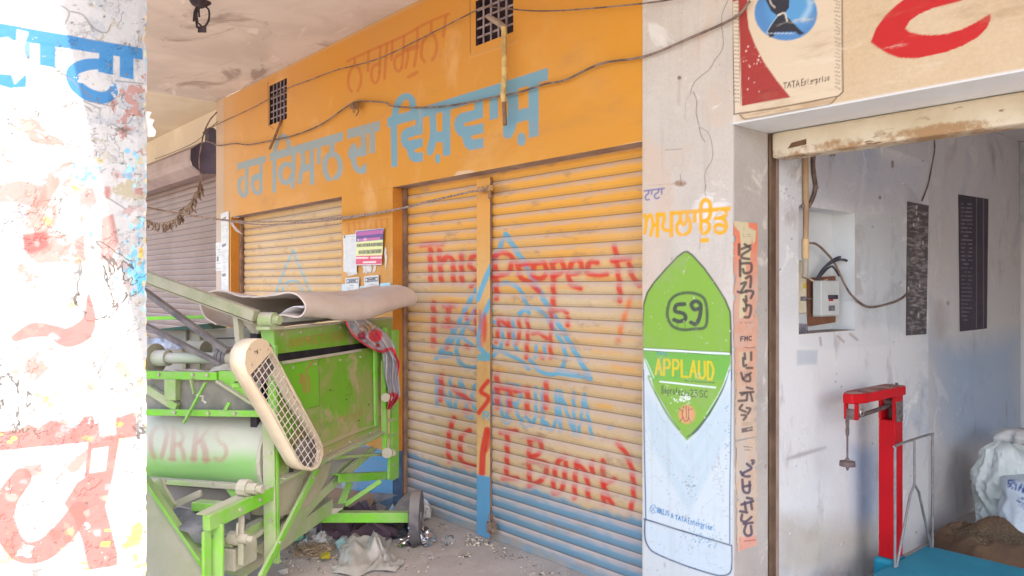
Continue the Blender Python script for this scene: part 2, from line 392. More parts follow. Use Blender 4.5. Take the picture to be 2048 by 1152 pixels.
# whitewashed left edge
wcol = (.45, .40, .36)
fs.fill(lambda X, Y, P: np.clip((XL + .22 - P[..., 0]) / .05 + .5, 0, 1) * .85, wcol)
fs.fill(lambda X, Y, P: np.exp(-((P[..., 0] - XL - .35) / .22) ** 2) * .35, (.55, .40, .27))
fs.fill(lambda X, Y, P: np.clip((P[..., 0] + 5.2) / 2.2, 0, 1) * .6, (.56, .245, .022))
fs.fill(lambda X, Y, P: np.clip((-5.6 - P[..., 0]) / 2.4, 0, 1) * .42, (.52, .31, .15))
fs.fill(lambda X, Y, P: np.clip((P[..., 2] - ZC + .035) / .02, 0, 1) * .45, (.45, .30, .16))
Z1 = lambda p: crop(460, 220, 6.4, p); Z2 = lambda p: crop(770, 130, 5.485, p); Z3 = lambda p: crop(680, 20, 6.4, p)
def fp(zf, sc, items, col, al):
    for it in items:
        if it[0] == 'p': fs.poly(zf(it[1]), col, al)
        elif it[0] == 's': fs.stroke(zf(it[2]), it[1] / sc, col, al)
        else:
            (x, y), = zf([(it[1], it[2])]); fs.ell(x, y, it[3] / sc, it[4] / sc, col, al)
BL1 = (.225, .285, .29)
fp(Z1, 6.4, [
 ('p', [(90,685),(455,578),(455,668),(425,680),(90,770)]), ('s', 45, [(217,735),(214,900),(212,1010)]),
 ('s', 50, [(212,1000),(205,1070),(175,1098),(135,1060),(115,980),(125,905),(150,868)]),
 ('s', 42, [(398,690),(396,850),(393,1000)]), ('s', 48, [(395,835),(330,845),(292,900),(290,980),(315,1040),(350,1065),(388,1050),(395,1000)]),
 ('p', [(275,850),(400,800),(400,880),(275,920)]),
 ('p', [(508,553),(1448,275),(1448,392),(508,655)]), ('p', [(540,640),(592,630),(590,1055),(540,1060)]),
 ('s', 52, [(572,560),(578,490),(610,400),(650,345),(690,330),(725,360),(748,420),(755,500)]),
 ('p', [(792,570),(847,555),(835,800),(828,1000),(775,1010)]),
 ('s', 62, [(810,740),(765,700),(715,690),(670,725),(643,790),(650,870),(680,920),(725,930),(770,890),(800,830)]),
 ('s', 58, [(930,560),(938,640),(928,720),(905,830),(890,920)]), ('p', [(1018,520),(1075,505),(1078,950),(1020,960)]),
 ('p', [(930,700),(1030,690),(1030,770),(940,800)]), ('p', [(1112,490),(1165,478),(1162,685),(1112,695)]),
 ('p', [(1272,440),(1338,420),(1338,530),(1272,540)]),
 ('s', 65, [(1268,885),(1232,830),(1213,740),(1225,640),(1265,580),(1315,562),(1365,590),(1402,650),(1412,740),(1395,820),(1350,868)]),
 ('p', [(1500,250),(1920,135),(1920,265),(1500,372)]), ('p', [(1672,325),(1745,305),(1748,580),(1680,595)]),
 ('s', 72, [(1588,462),(1552,520),(1548,590)]), ('p', [(1560,490),(1620,490),(1690,470),(1748,480),(1748,578),(1600,605),(1540,610)]),
 ('s', 70, [(1575,585),(1588,680),(1615,745),(1670,785),(1712,775)]), ('p', [(1660,740),(1745,675),(1745,790),(1690,820)]),
 ('p', [(1785,295),(1857,275),(1857,545),(1785,562)])], BL1, .93)
fp(Z2, 5.485, [
 ('p', [(25,577),(480,443),(1787,28),(1787,165),(1240,325),(720,490),(415,575),(135,655),(28,685)]),
 ('p', [(60,640),(132,635),(135,1112),(72,1125)]), ('s', 72, [(108,565),(118,490),(150,405),(205,350),(260,348),(300,395),(312,480)]),
 ('p', [(340,590),(415,570),(415,755),(265,795),(245,815),(265,828),(415,800),(415,890),(330,925),(320,945),(345,965),(415,955),(415,1055),(340,1070),(290,1050),(255,1000),(240,930),(195,895),(175,840),(175,770),(195,720),(240,690),(335,660)]),
 ('p', [(485,550),(560,530),(568,730),(630,730),(630,510),(715,480),(718,985),(637,1003),(630,840),(560,850),(545,920),(520,980),(485,998),(460,970),(460,910),(490,800),(495,700)]),
 ('e', 578, 1027, 29, 52),
 ('p', [(985,400),(1075,370),(1075,575),(880,635),(862,655),(880,675),(1080,640),(1080,745),(950,775),(940,795),(965,815),(1080,800),(1080,908),(930,937),(890,910),(860,860),(848,795),(800,765),(765,710),(758,640),(780,570),(830,530),(980,490)]),
 ('p', [(1147,350),(1240,320),(1240,580),(1150,608)]),
 ('p', [(1330,300),(1455,260),(1465,495),(1575,465),(1575,220),(1685,185),(1685,775),(1578,805),(1575,600),(1450,635),(1420,730),(1380,800),(1330,812),(1295,775),(1295,690),(1340,570),(1350,450)]),
 ('e', 1497, 815, 46, 73)], SKYB, .95)
RB = (.44, .115, .028)
fp(Z3, 6.4, [('s', 36, [(95,655),(400,515),(800,340),(1100,172),(1398,47)]), ('s', 34, [(187,630),(187,700)]),
 ('s', 36, [(150,1045),(112,980),(105,880),(130,780),(190,715),(245,760),(270,860),(260,960),(225,1035)]), ('s', 36, [(365,530),(358,780)]),
 ('s', 36, [(517,470),(505,800)]), ('s', 38, [(505,690),(430,720),(402,800),(412,895),(455,935),(492,880),(505,800)]), ('s', 36, [(602,430),(570,880)]),
 ('s', 34, [(672,400),(660,640)]), ('s', 36, [(820,330),(800,650),(790,740)]), ('s', 38, [(800,560),(722,595),(697,670),(712,750),(750,785),(790,740)]),
 ('s', 38, [(992,235),(985,500),(950,720)]), ('s', 60, [(985,470),(840,515)]), ('s', 36, [(868,510),(870,600),(840,740)]), ('s', 50, [(880,855),(985,800)]),
 ('s', 38, [(1170,165),(1165,290)]), ('s', 42, [(1080,660),(1042,590),(1050,450),(1090,360),(1170,308),(1220,360),(1240,460),(1220,570),(1180,640)]), ('s', 40, [(1355,80),(1322,335)])], RB, .62)
# plaster frame line round the vents and chipped plaster over the lintel
for q, fr in ((vent_rects[0], [(536,165),(537,250),(548,258)]), (vent_rects[1], [(940,-10),(941,111),(1030,82)])):
    fs.stroke(fr, 1.6, (.16, .08, .04), .8, curve=False)
fs.stroke([(942,112),(1032,84)], 9, (.55,.27,.07), .6, curve=False)
fs.poly([(908,352),(915,343),(940,340),(955,345),(948,354),(925,357)], (.56,.40,.26), .9)
fs.stroke([(815,379),(1040,333),(1285,283)], 1.5, (.75,.62,.5), .8, curve=False)
fs.ell(708, 222, 3, 5, (.2,.1,.05), .7)
for q in vent_rects: fs.cut(lambda c, q=q: (c[..., 0] > q[0]) & (c[..., 0] < q[1]) & (c[..., 2] > q[2]) & (c[..., 2] < q[3]))
fs.mesh('fascia_wall', m_yel, shop)
# piers
BLUEB = (.095, .28, .45); NAVY = (.06, .10, .2)
pa = Canvas.rect((XL, YF, 0), (XO1 - XL, 0, 0), (0, 0, ZL - .0005), .012)
pa.fill(lambda X, Y, P: np.clip((XL + .3 - P[..., 0]) / .05 + .5, 0, 1) * .85, wcol)
pa.mesh('pier', m_yel, shop)
pb = Canvas.rect((XO2, YF, 0), (XM1 - XO2, 0, 0), (0, 0, ZL - .0005), .007)
pb.fill(lambda X, Y, P: np.clip(.5 - (P[..., 2] - .40 - .3 * (.012 * np.sin(P[..., 0] * 9.3 + 1) + .008 * np.sin(P[..., 0] * 23.7) + .005 * np.sin(P[..., 0] * 61.3 + 2 * np.sin(P[..., 0] * 7)))) / .015, 0, 1) * .95, BLUEB)
for i, x in enumerate(range(697, 776, 11)): pb.stroke([(x, 447 - i * 1.2), (x + 1, 462 - i * 1.2)], 5, (.42, .13, .04), .5)
pb.stroke([(692, 447), (778, 437)], 3, (.42, .13, .04), .5)
pb.poly([(722,540),(760,528),(765,580),(718,590)], (.55,.28,.1), .5)
pb.mesh('pier', m_yel, shop)
# masonry behind the skins: openings get real reveals
m_rev = pmat('yellow_reveal', (.56, .22, .03), (.44, .16, .025), 3, .85, bump=.3)
m_sof = pmat('dusty_soffit', (.36, .27, .23), (.26, .18, .15), 5, .9, bump=.4, bsc=30)
m_dark = pmat('dark_inside', (.03, .022, .025), None, 3, .9, bump=0)
m_bluerev = pmat('blue_reveal', (.055, .09, .17), (.08, .14, .25), 6, .85, bump=.3)
for x0, x1 in ((XL, XO1), (XO2, XM1)):
    G().box((x0, YF + .003, .41), (x1, 3.4, ZL)).done('masonry', m_rev, shop)
    G().box((x0 + .001, YF + .004, 0), (x1 - .001, 3.4, .409)).done('painted_plinth', m_bluerev, shop)
for x0, x1 in ((XO1, XO2), (XM1, XM2)): G().box((x0, YF + .003, ZL + .001), (x1, YS + .04, ZL + .03)).done('lintel_soffit', m_sof, shop)
g = G()
g.box((XL, 3.26, ZL + .05), (XM2, 3.4, ZC + .2))
g.done('back_wall', m_dark, shop)
# vents: shade inside put into dark reveal and panel colour, flat bars
m_iron = pmat('old_window_iron', (.30, .24, .24), (.2, .15, .15), 20, .7, bump=.2)
m_vent = pmat('vent_dark', (.035, .02, .028), (.06, .035, .04), 12, .9, bump=0)
for (x0, x1, z0, z1), nx, nz in ((vent_rects[0], 5, 6), (vent_rects[1], 5, 5)):
    g = G()
    for a, b in (((x0, YF, z0), (x0 - .004, 3.255, z1)), ((x1, YF, z0), (x1 + .004, 3.255, z1)), ((x0, YF, z0), (x1, 3.255, z0 - .004)), ((x0, YF, z1), (x1, 3.255, z1 + .004))):
        g.box(np.array(a) + z(0, .002, 0), b)
    g.done('vent_reveal', m_vent, shop)
    vb = G().box((x0, 3.08, z0), (x1, 3.09, z1)).done('vent_shade_panel', m_vent, shop)
    g = G()
    for i in range(1, nx): x = x0 + (x1 - x0) * i / nx; g.box((x - .006, 3.004, z0), (x + .006, 3.010, z1))
    for j in range(1, nz): zz = z0 + (z1 - z0) * j / nz; g.box((x0, 3.011, zz - .006), (x1, 3.016, zz + .006))
    g.done('vent_grille', m_iron, vb)

# ------------------------------------------------------------------ roller shutters
PITCH = .0712
def shutter(x0, x1, z0, z1, Y, res, rows=12):
    n = int(math.ceil((z1 - z0) / PITCH)); nz = n * rows + 1; nu = int((x1 - x0) / res) + 2
    zz = z1 - np.arange(nz)[::-1] * PITCH / rows
    X, Zg = np.meshgrid(np.linspace(x0, x1, nu), zz)
    c = Canvas(np.stack([X, np.full_like(X, Y), Zg], -1))
    fr = np.mod((np.arange(nz)[::-1]) / rows, 1.0)      # 0 at the top of a slat
    prof = np.where(fr < .5, np.sin(np.pi * np.clip(fr, 0, 1) ** .85), np.sin(np.pi * np.clip(fr, 0, 1) ** .85))
    prof = .012 * np.clip(prof, 0, 1) ** .75
    prof = np.where((fr > .80) & (fr < .93), .006, prof)  # rolled lip
    prof = np.where((fr <= .02) | (fr >= .98), -.004, prof)
    d = np.zeros(c.P.shape); d[..., 1] = -prof[:, None]
    jig = np.array([random.uniform(-.0012, .0012) for _ in range(n + 2)])
    d[..., 1] += np.interp(np.arange(nz) / rows, np.arange(n + 2), jig)[:, None]
    d[..., 2] += (np.sin(X * 2.1 + zz[:, None] * 3) * .002)
    for _ in range(16):
        cx_, cz_, rx_, rz_, am = random.uniform(x0, x1), random.uniform(z0, z1), random.uniform(.05, .35), random.uniform(.03, .14), random.uniform(-.003, .008)
        d[..., 1] += am * np.exp(-((X - cx_) / rx_) ** 2 - ((zz[:, None] - cz_) / rz_) ** 2)
    c.disp = d; c.fr = fr; return c
m_sh = cmat('painted_shutter_steel', (.57, .415, .24), (.52, .35, .17), 1.6, (.35, .65), bump=.12, bsc=50, rough=.6,
            dust=((.47, .355, .29), .15, .68, .85), grime=[((.26, .16, .10), 5, .54, .70, .55, (1, 1, 3)), ((.10, .06, .04), 70, .70, .74, .7, None)], wear=(30, .30, .35))
ms = shutter(XM1, XM2 + .05, .02, ZL + .02, YS, .006)
YEL = (.66, .30, .026); RED = (.56, .022, .016); BLU = (.10, .33, .46); RDP = (.55, .12, .075)
rn = np.random.RandomState(3)
joint = np.where((ms.fr < .05) | (ms.fr > .95), 1., 0.)[:, None] * np.ones(ms.P.shape[:2])
def fade(P, z0, z1): return np.clip((P[..., 2] - z0) / (z1 - z0), 0, 1)
blotch = lambda P, f, s: .5 + .5 * np.sin(P[..., 0] * f + s + 2 * np.sin(P[..., 2] * f * 1.7 + s))
ms.fill(lambda X, Y, P: fade(P, 1.55, 2.05) * .9, YEL)
ms.fill(lambda X, Y, P: fade(P, .9, 1.5) * (blotch(P, 3.1, 1.3) * blotch(P, 7.3, .4)) * .75, YEL)
for (x, y, w) in ((1190,700,90),(1240,674,100),(990,736,30),(1100,570,110),(1180,555,80),(1060,700,40),(1230,730,60),(1200,810,40)): ms.stroke([(x, y), (x + w * .6, y + 3)], 12, YEL, .55, 4)
K2 = lambda p: crop(800, 280, 2.618, p); K3 = lambda p: crop(800, 680, 2.44, p); KA = lambda p: crop(800, 540, 4.096, p)
# blue emblem and lettering
emb = [('s', 11, [(1013,468),(1050,525),(1090,598),(1130,665),(1183,757)]), ('s', 10, [(1013,468),(990,520),(968,560),(940,605),(915,655),(893,690),(875,716)]),
 ('p', 0, [(873,717),(882,700),(908,704),(906,717)]), ('p', 0, [(1115,733),(1170,748),(1186,760),(1110,750)]),
 ('s', 9, [(955,640),(962,605),(982,578),(1010,566),(1036,573),(1052,600),(1060,625)]),
 ('s', 9, [(1040,628),(1060,615),(1085,622),(1105,650),(1128,690),(1132,722),(1112,748),(1082,742),(1062,720)]),
 ('s', 9, [(985,620),(962,612),(940,640),(925,668),(915,700),(925,728),(948,736),(968,728)]),
 ('s', 8, [(968,560),(958,610),(965,660),(985,690),(1010,705),(1040,720),(1060,738)]),
 ('s', 8, [(985,640),(1005,655),(1005,690),(990,712)]), ('s', 8, [(1028,638),(1030,680),(1035,700)]), ('s', 8, [(905,660),(930,650),(950,660)]), ('s', 8, [(900,690),(920,672),(945,690)]),
 ('s', 7, [(1075,690),(1072,715)]), ('s', 7, [(1092,688),(1090,716)])]
for k, w, p in emb:
    if k == 's': ms.stroke(p, w, BLU, .92)
    else: ms.poly(p, BLU, .92)
ms.text('NAGARJUNA', (876, 811), (1186, 876), 60, 86, 7.5, BLU, .22, .9, slant=-.12)
ms.text('GROUP', (934, 836), (1100, 861), 15, 17, 4, BLU, .6, .9)
ms.ell(1222, 855, 7, 5, BLU, .8)
def spray(zf, sc, w, sk, al=.9, col=RED):
    for p in sk:
        q = zf(p); ms.stroke(q, w * 2.1 / sc, RDP, al * .4, 4.5); ms.stroke(q, w * 1.3 / sc, col, al, 1.8)
spray(K2, 2.618, 21, [[(118,552),(170,545),(225,545)],[(165,575),(163,740)],[(210,580),(215,650),(220,735)],[(220,650),(255,610),(283,640),(285,740)],[(328,600),(330,745)],
 [(425,600),(385,612),(372,655),(400,690),(420,720),(380,765)],[(505,640),(508,720),(512,830)],[(500,610),(540,588),(590,612),(575,690),(500,715)],
 [(620,640),(640,720),(690,745),(730,790)],[(640,650),(690,645)],[(760,640),(715,650),(700,700),(735,725),(772,700),(765,645)],[(805,640),(808,760),(808,890)],[(805,640),(850,628),(862,680),(815,712)],
 [(890,700),(945,690),(955,640),(918,628),(890,690),(900,750),(950,775)],[(1040,640),(1002,640),(985,690),(1040,705),(1090,700)],[(1130,550),(1148,700),(1158,840)],[(1120,632),(1210,618)],
 [(1205,650),(1225,720),(1258,760)]], .85)
spray(K2, 2.618, 17, [[(1215,820),(1190,900),(1165,970),(1152,1045)],[(880,930),(885,970)]], .8, (.66,.16,.03))
spray(K2, 2.618, 22, [[(180,855),(182,950),(180,1075)],[(240,868),(290,868)],[(235,972),(285,972)],[(265,870),(255,920),(265,970)],[(425,890),(450,980),(420,1090)],[(405,900),(408,1010)]], .75)
spray(KA, 4.096, 26, [[(550,365),(560,400)],[(820,385),(815,480),(800,590)],[(895,400),(905,500),(890,610)],[(835,400),(890,470)],[(980,400),(990,510),(965,600)],[(1045,400),(1060,470),(1050,600),(1045,720)],
 [(1240,310),(1250,430),(1240,600),(1245,720)],[(1270,330),(1340,325),(1380,350)],[(1100,520),(1150,515),(1210,560)],[(1380,400),(1385,450)],[(1150,690),(1180,720)],[(545,625),(570,640)],[(400,625),(395,640)],[(365,455),(440,455)]], .8)
spray(K3, 2.44, 20, [[(478,165),(480,250),(480,330)],[(545,230),(540,340)],[(630,240),(625,350)],[(720,205),(718,330)],[(205,175),(205,290)],[(265,235),(310,270),(345,300)],[(480,230),(530,240)],[(570,250),(620,240)],[(320,345),(340,350)]], .8)
spray(K3, 2.44, 19, [[(268,380),(247,450),(240,530),(250,590)],[(345,440),(305,470),(300,540),(310,595),(380,620)],[(500,450),(570,445)],[(530,450),(528,560),(525,665)],[(510,672),(575,675)],
 [(640,490),(636,600),(640,710)],[(640,485),(690,490),(688,550),(640,580),(720,608),(700,680),(640,710)],[(810,570),(770,610),(755,740),(800,720),(815,600)],[(870,590),(860,680),(858,770)],[(870,600),(915,660),(925,770)],
 [(940,595),(945,650)],[(995,590),(998,700),(1000,800)],[(1050,680),(1000,715),(1040,800)],[(1065,500),(1110,560),(1140,650),(1145,760),(1130,830)]], .88)
ms.fill(lambda X, Y, P: np.clip(.5 - (P[..., 2] - .385 - (.012 * np.sin(P[..., 0] * 9.3 + 1) + .008 * np.sin(P[..., 0] * 23.7) + .005 * np.sin(P[..., 0] * 61.3 + 2 * np.sin(P[..., 0] * 7)))) / .04, 0, 1) * .93, (.10, .25, .36))
ms.fill(lambda X, Y, P: np.clip((.4 - P[..., 2]) / .2, 0, 1) * blotch(P, 9, 2) * .5, (.17, .27, .33))
ms.fill(lambda X, Y, P: np.clip((XM1 + .5 - P[..., 0]) / .5, 0, 1) * np.clip((.42 - P[..., 2]) / .25, 0, 1) * .8, (.30, .26, .24))
ms.fill(lambda X, Y, P: np.clip((.06 - P[..., 2]) / .05, 0, 1) * .7, (.36, .29, .24))
def settled(c, amt):
    f = c.fr; band = np.clip((f - .02) / .06, 0, 1) * np.clip((.50 - f) / .16, 0, 1)
    c.fill(lambda X, Y, P: band[:, None] * amt * (.55 + .45 * np.sin(P[..., 0] * 5.1 + P[..., 2] * 40 + 2 * np.sin(P[..., 0] * 13.3)) ** 2), (.44, .325, .275))
settled(ms, .62)
lip = lambda c: ((c.fr > .80) & (c.fr < .90))[:, None] * np.ones(c.P.shape[:2])
ms.fill(lambda X, Y, P: lip(ms) * .24, (.20, .12, .08))
ms.fill(lambda X, Y, P: np.broadcast_to(joint, X.shape) * .68, (.10, .06, .045))
big = ms.mesh('roller_shutter', m_sh, shop, smooth=True)
G().box((XM1, YS - .012, .003), (XM2, YS + .015, .05)).done('shutter_bottom_rail', pmat('blue_steel_dusty', (.12, .26, .36), (.27, .25, .22), 5, .7, dust=(.36, .29, .24), dlo=.3), shop)
ls = shutter(XO1, XO2 + .03, .02, ZL + .02, YS, .012)
ls.fill(lambda X, Y, P: np.clip(.6 + 0 * X, 0, 1) * (.35 + .5 * blotch(P, 2.3, .5)), (.64, .36, .085))
KL = lambda p: crop(470, 380, 5.235, p)
BL2 = (.20, .38, .42)
for p in ([(612,630),(590,690),(555,760),(530,830),(503,910),(470,985),(440,1065),(400,1160)], [(612,630),(650,720),(690,810),(730,900),(765,990),(790,1065),(830,1160)],
          [(505,1060),(520,1000),(560,965),(620,950),(670,970),(695,1010),(715,1065)]): ls.stroke(KL(p), 5, BL2, .9)
ls.fill(lambda X, Y, P: np.clip(.5 - (P[..., 2] - .39) / .03, 0, 1) * .93, (.10, .25, .36))
settled(ls, .55)
ls.fill(lambda X, Y, P: lip(ls) * .35, (.20, .12, .08))
jl = np.where((ls.fr < .05) | (ls.fr > .95), 1., 0.)[:, None]
ls.fill(lambda X, Y, P: np.broadcast_to(jl, X.shape) * .85, (.10, .06, .045))
ls.mesh('roller_shutter', m_sh, shop, smooth=True)
m_gd = pmat('shutter_guide', (.16, .09, .07), (.30, .17, .10), 8, .8)
for x0, x1 in ((XO1 + .002, XO1 + .045), (XM1 + .002, XM1 + .022)): G().box((x0, YS - .048, 0), (x1, YS - .02, ZL)).done('shutter_guide', m_gd, shop)
# the removable centre post
q0, q1 = onY(953, 800, YS - .035), onY(980, 800, YS - .034)
cp = Canvas.rect((q0[0], YS - .034, .005), (q1[0] - q0[0], 0, 0), (0, 0, ZL - .03), .006)
cp.fill(lambda X, Y, P: fade(P, 1.3, 2.1) * .9, (.60, .27, .045))
for w, p in ((10, [(990,515),(970,560),(955,600)]), (10, [(982,600),(965,640),(958,690),(985,720)])): cp.stroke(p, w, BLU, .95)
cp.poly([(955,708),(982,706),(982,722),(955,722)], (.13,.33,.38), .95)
cp.ell(969, 655, 5, 30, RED, .8, 3); cp.ell(960, 640, 4, 20, (.25,.1,.16), .6, 3); cp.stroke([(962,690),(965,640)], 8, RDP, .6, 3)
cp.stroke(K3([(430,200),(395,250),(432,285),(385,355)]), 9, RED, .9, 1.5)
cp.stroke(K3([(425,440),(405,550),(400,650)]), 13, RED, .9, 1.5); cp.stroke(K3([(430,450),(440,480),(420,540)]), 8, RED, .7, 2)
cp.text('R', (967, 838), (978, 840), 15, 15, 3, BLU, .2)
cp.poly([(945,948),(990,955),(990,1100),(945,1100)], (.09, .28, .46), .97, 2)
m_post = cmat('painted_post', (.62, .40, .17), (.55, .30, .10), 3, grime=[((.2, .10, .06), 25, .62, .70, .7, None)], bump=.15, rough=.6, wear=(30, .28, .4))
cpo = cp.mesh('centre_post', m_post, shop)
xm = .5 * (q0[0] + q1[0])
G().box((q0[0], YS - .032, .003), (q1[0], YS - .018, ZL - .025)).done('post_body', m_gd, cpo)
zb = onY(975, 377, YS - .06)[2]
g = G().box((xm - .02, YS - .065, zb - .018), (xm + .13, YS - .055, zb + .018)); g.tube([(xm + .11, YS - .07, zb - .02), (xm + .11, YS - .07, zb - .07)], .012)
g.done('latch', pmat('latch_paint', (.50, .24, .06), (.2, .11, .06), 30, .6), cpo, bevel=.003)
pl = onY(990, 1085, YS - .1)
lk = G().obox((q1[0] + .06, YS - .07, .10), (.03, 0, 0), (0, .018, 0), (0, 0, .035)).tube([(q1[0] + .04, YS - .07, .13), (q1[0] + .04, YS - .07, .18), (q1[0] + .08, YS - .07, .18), (q1[0] + .08, YS - .07, .13)], .006)
lk = lk.done('padlock', pmat('rusty_lock', (.16, .10, .07), (.3, .22, .17), 30, .6, .4), None, bevel=.004)
tag(lk, 'small rusty padlock at the foot of the blue centre post', 'padlock')

# ------------------------------------------------------------------ white shop on the right
wshop = thing('agro_shop', 'white-painted shop with open doorway and hand-painted pesticide advert on its pillar', 'shop', (-1.5, 3.2, 0))
m_wp = cmat('white_wall_paint', (.47, .42, .375), (.54, .495, .45), 1.7, (.3, .7), cracks=(2.4, .004, (.2, .15, .12), .3), wear=(26, .345, .25), bump=.35, bsc=28,
            patches=[((.50, .40, .33), 1.1, .50, .64), ((.60, .57, .54), 4.5, .58, .66)], grime=[((.30, .27, .235), 7, .50, .80, .38, (3, 1, .22)), ((.34, .30, .26), 2.2, .55, .75, .35, None), ((.22, .16, .12), 9, .64, .72, .55, (1.3, 1, .6)), ((.12, .09, .07), 45, .69, .72, .8, None)], extra=(3.5, .6, .6))
pc = Canvas.rect((XM2, YF - .004, 0), (XJ - XM2, 0, 0), (0, 0, ZC), .004)
GREEN = (.19, .35, .04); DK = (.035, .045, .05); WHT = (.51, .56, .585); PALE = (.30, .43, .50)
Q4 = lambda p: crop(1270, 360, 2.88, p); Q5 = lambda p: crop(1270, 740, 2.796, p); Q6 = lambda p: crop(1280, 370, 8.863, p)
pc.fill(lambda X, Y, P: np.clip((1.35 - P[..., 2]) / .5, 0, 1) * .75, (.49, .53, .55))
pc.poly(Q5([(50,0),(545,0),(540,975),(50,830)]), WHT, .9)
for a, (i, s) in enumerate(((420, 90), (560, 90), (700, 80))):
    pc.poly(Q5([(60+a*15,120+a*110),(300,i),(525,100+a*90),(525,100+a*90+s),(300,i+s*1.3),(60+a*15,120+a*110+s)]), PALE, .36, 6)
pc.poly(Q5([(58,850),(535,990),(530,1140),(440,1148),(250,1085),(110,1025),(70,970)]), (.48,.54,.585), .9)
out = Q4([(45,835),(50,720),(70,650),(110,590),(180,510),(245,442),(280,416),(300,412),(330,432),(400,510),(470,610),(520,690),(548,760),(553,860),(552,1000)])
pc.poly(out + Q5([(535,0),(515,30),(480,130),(420,250),(330,360),(290,395),(250,340),(180,230),(110,110),(75,0)]) + Q4([(48,1010)]), GREEN, .97)
pc.poly(Q4([(55,980),(545,1010),(545,1080),(520,1152),(80,1152),(55,1050)]), (.13,.36,.06), .8, 2)
pc.stroke(out, 3.5, (.05,.055,.045), .9, curve=False)
pc.poly(Q4([(50,968),(545,996),(545,1008),(50,980)]), (.66,.74,.72), 1)
pc.stroke(Q4([(50,966),(545,994)]), 1.2, DK, .9); pc.stroke(Q4([(50,982),(545,1010)]), 1.2, DK, .9)
pc.poly(Q4([(48,1010),(60,1050),(100,1152),(48,1152)]), WHT, 1); pc.poly(Q4([(548,1060),(548,1152),(515,1152)]), WHT, 1)
pc.stroke(Q4([(52,1015),(100,1130)]) + Q5([(75,40),(130,160),(200,280),(288,385)]), 3.5, (.2,.33,.09), .9); pc.stroke(Q4([(62,1035),(110,1140)]), 1.5, (.6,.68,.66), .9)
pc.stroke(Q5([(110,120),(180,240),(250,335)]), 2, (.03,.1,.03), .7)
pc.stroke(Q5([(528,0),(490,110),(420,235),(345,335),(292,375)]), [2,3,4,6,2], (.05,.09,.08), .85); pc.stroke(Q5([(520,20),(470,130),(400,245)]), 1.6, (.55,.66,.6), .8)
pc.stroke(Q4([(45,830),(46,1000),(48,1152)]), 2, (.05,.06,.08), .9); pc.stroke(Q4([(552,850),(556,1000),(556,1152)]), 2.2, (.05,.06,.08), .9)
# 59 in its ring
pc.stroke(Q4([(190,740),(200,700),(235,665),(290,650),(350,655),(395,680),(412,730),(415,800),(400,850),(340,858),(270,862),(215,840),(188,790),(188,735)]), 6, (.05,.06,.05), .85, 1)
pc.stroke(Q4([(285,715),(240,720),(232,755),(280,770),(290,800),(255,815),(225,805)]), 8, (.05,.055,.05), .95); pc.stroke(Q4([(375,740),(340,745),(325,715),(350,698),(378,720),(372,790),(350,830),(322,820)]), 8, (.05,.055,.05), .95)
for x in (245, 288, 352): pc.stroke(Q4([(x,800),(x,850)]), 1.2, DK, .8)
pc.text('TATA', Q4([(128,1006)])[0], Q4([(182,1010)])[0], 4.5, 4.5, 1.2, (.03,.2,.35), .3)
pc.text('APPLAUD', Q4([(118,1118)])[0], Q4([(452,1150)])[0], 30, 35, 4.4, (.60,.43,.02), .33, .92, jit=.7)
pc.stroke(Q5([(140,65),(450,98)]), 3.2, (.66,.72,.7), .95); pc.stroke(Q5([(280,60),(445,72)]), 1.8, (.05,.08,.04), .8)
pc.text('Boprofezin', Q5([(150,130)])[0], Q5([(300,146)])[0], 15, 15, 1.4, DK, .35, .9, jit=.4); pc.text('25', Q5([(308,147)])[0], Q5([(350,152)])[0], 14, 14, 1.6, DK, .3); pc.text('SC', Q5([(362,151)])[0], Q5([(405,155)])[0], 14, 14, 1.6, DK, .3)
pc.ell(*Q5([(290,248)])[0], 17, 19, (.60,.27,.13), .9, 2); pc.ell(*Q5([(292,245)])[0], 8, 11, (.62,.36,.22), .5, 3)
pc.stroke(Q5([(272,205),(265,250),(280,285),(300,270),(298,210)]), 1.6, (.12,.03,.02), .9); pc.stroke(Q5([(285,200),(288,270)]), 1.6, (.12,.03,.02), .9)
for a in ([(265,230),(245,215)],[(300,225),(320,215)],[(268,265),(250,290)],[(298,265),(312,290)]): pc.stroke(Q5(a), 1.2, (.12,.03,.02), .9)
for i in range(70): x, y = random.gauss(270, 28), random.gauss(158, 14); pc.ell(*Q5([(x, y)])[0], random.uniform(.6, 1.8), random.uniform(.6, 1.6), (.72,.72,.72), .9, .5)
pc.text('RALLIS', Q5([(125,798)])[0], Q5([(190,815)])[0], 10, 10, 1.6, (.02,.16,.36), .3, jit=.4); pc.text('A', Q5([(202,826)])[0], Q5([(213,829)])[0], 9, 9, 1.5, (.02,.16,.36)); pc.text('TATA', Q5([(226,836)])[0], Q5([(288,852)])[0], 9, 9, 1.6, (.02,.16,.36), .25)
pc.text('Enterprise', Q5([(298,858)])[0], Q5([(432,896)])[0], 11, 11, 1.4, (.02,.16,.36), .25, jit=.4)
pc.stroke(Q5([(118,775),(110,755),(92,760),(85,780),(98,800),(115,795)]), 1.4, (.05,.2,.4), .9); pc.stroke(Q5([(92,765),(112,792)]), 1.4, (.05,.2,.4), .9); pc.stroke(Q5([(110,765),(94,790)]), 1.4, (.05,.2,.4), .9)
NB = (.05,.075,.14)
pc.stroke(Q5([(48,0),(52,400),(58,700),(60,840)]), 2.6, NB, .9); pc.stroke(Q5([(540,0),(535,400),(530,700),(530,970)]), 2.2, NB, .9)
pc.stroke(Q5([(50,832),(200,880),(380,935),(540,982)]), 3, NB, .95, curve=False)
pc.stroke(Q5([(55,840),(55,930),(70,980),(110,1022),(250,1082),(400,1132),(480,1150),(530,1135),(542,1080),(542,985)]), 3, NB, .95)
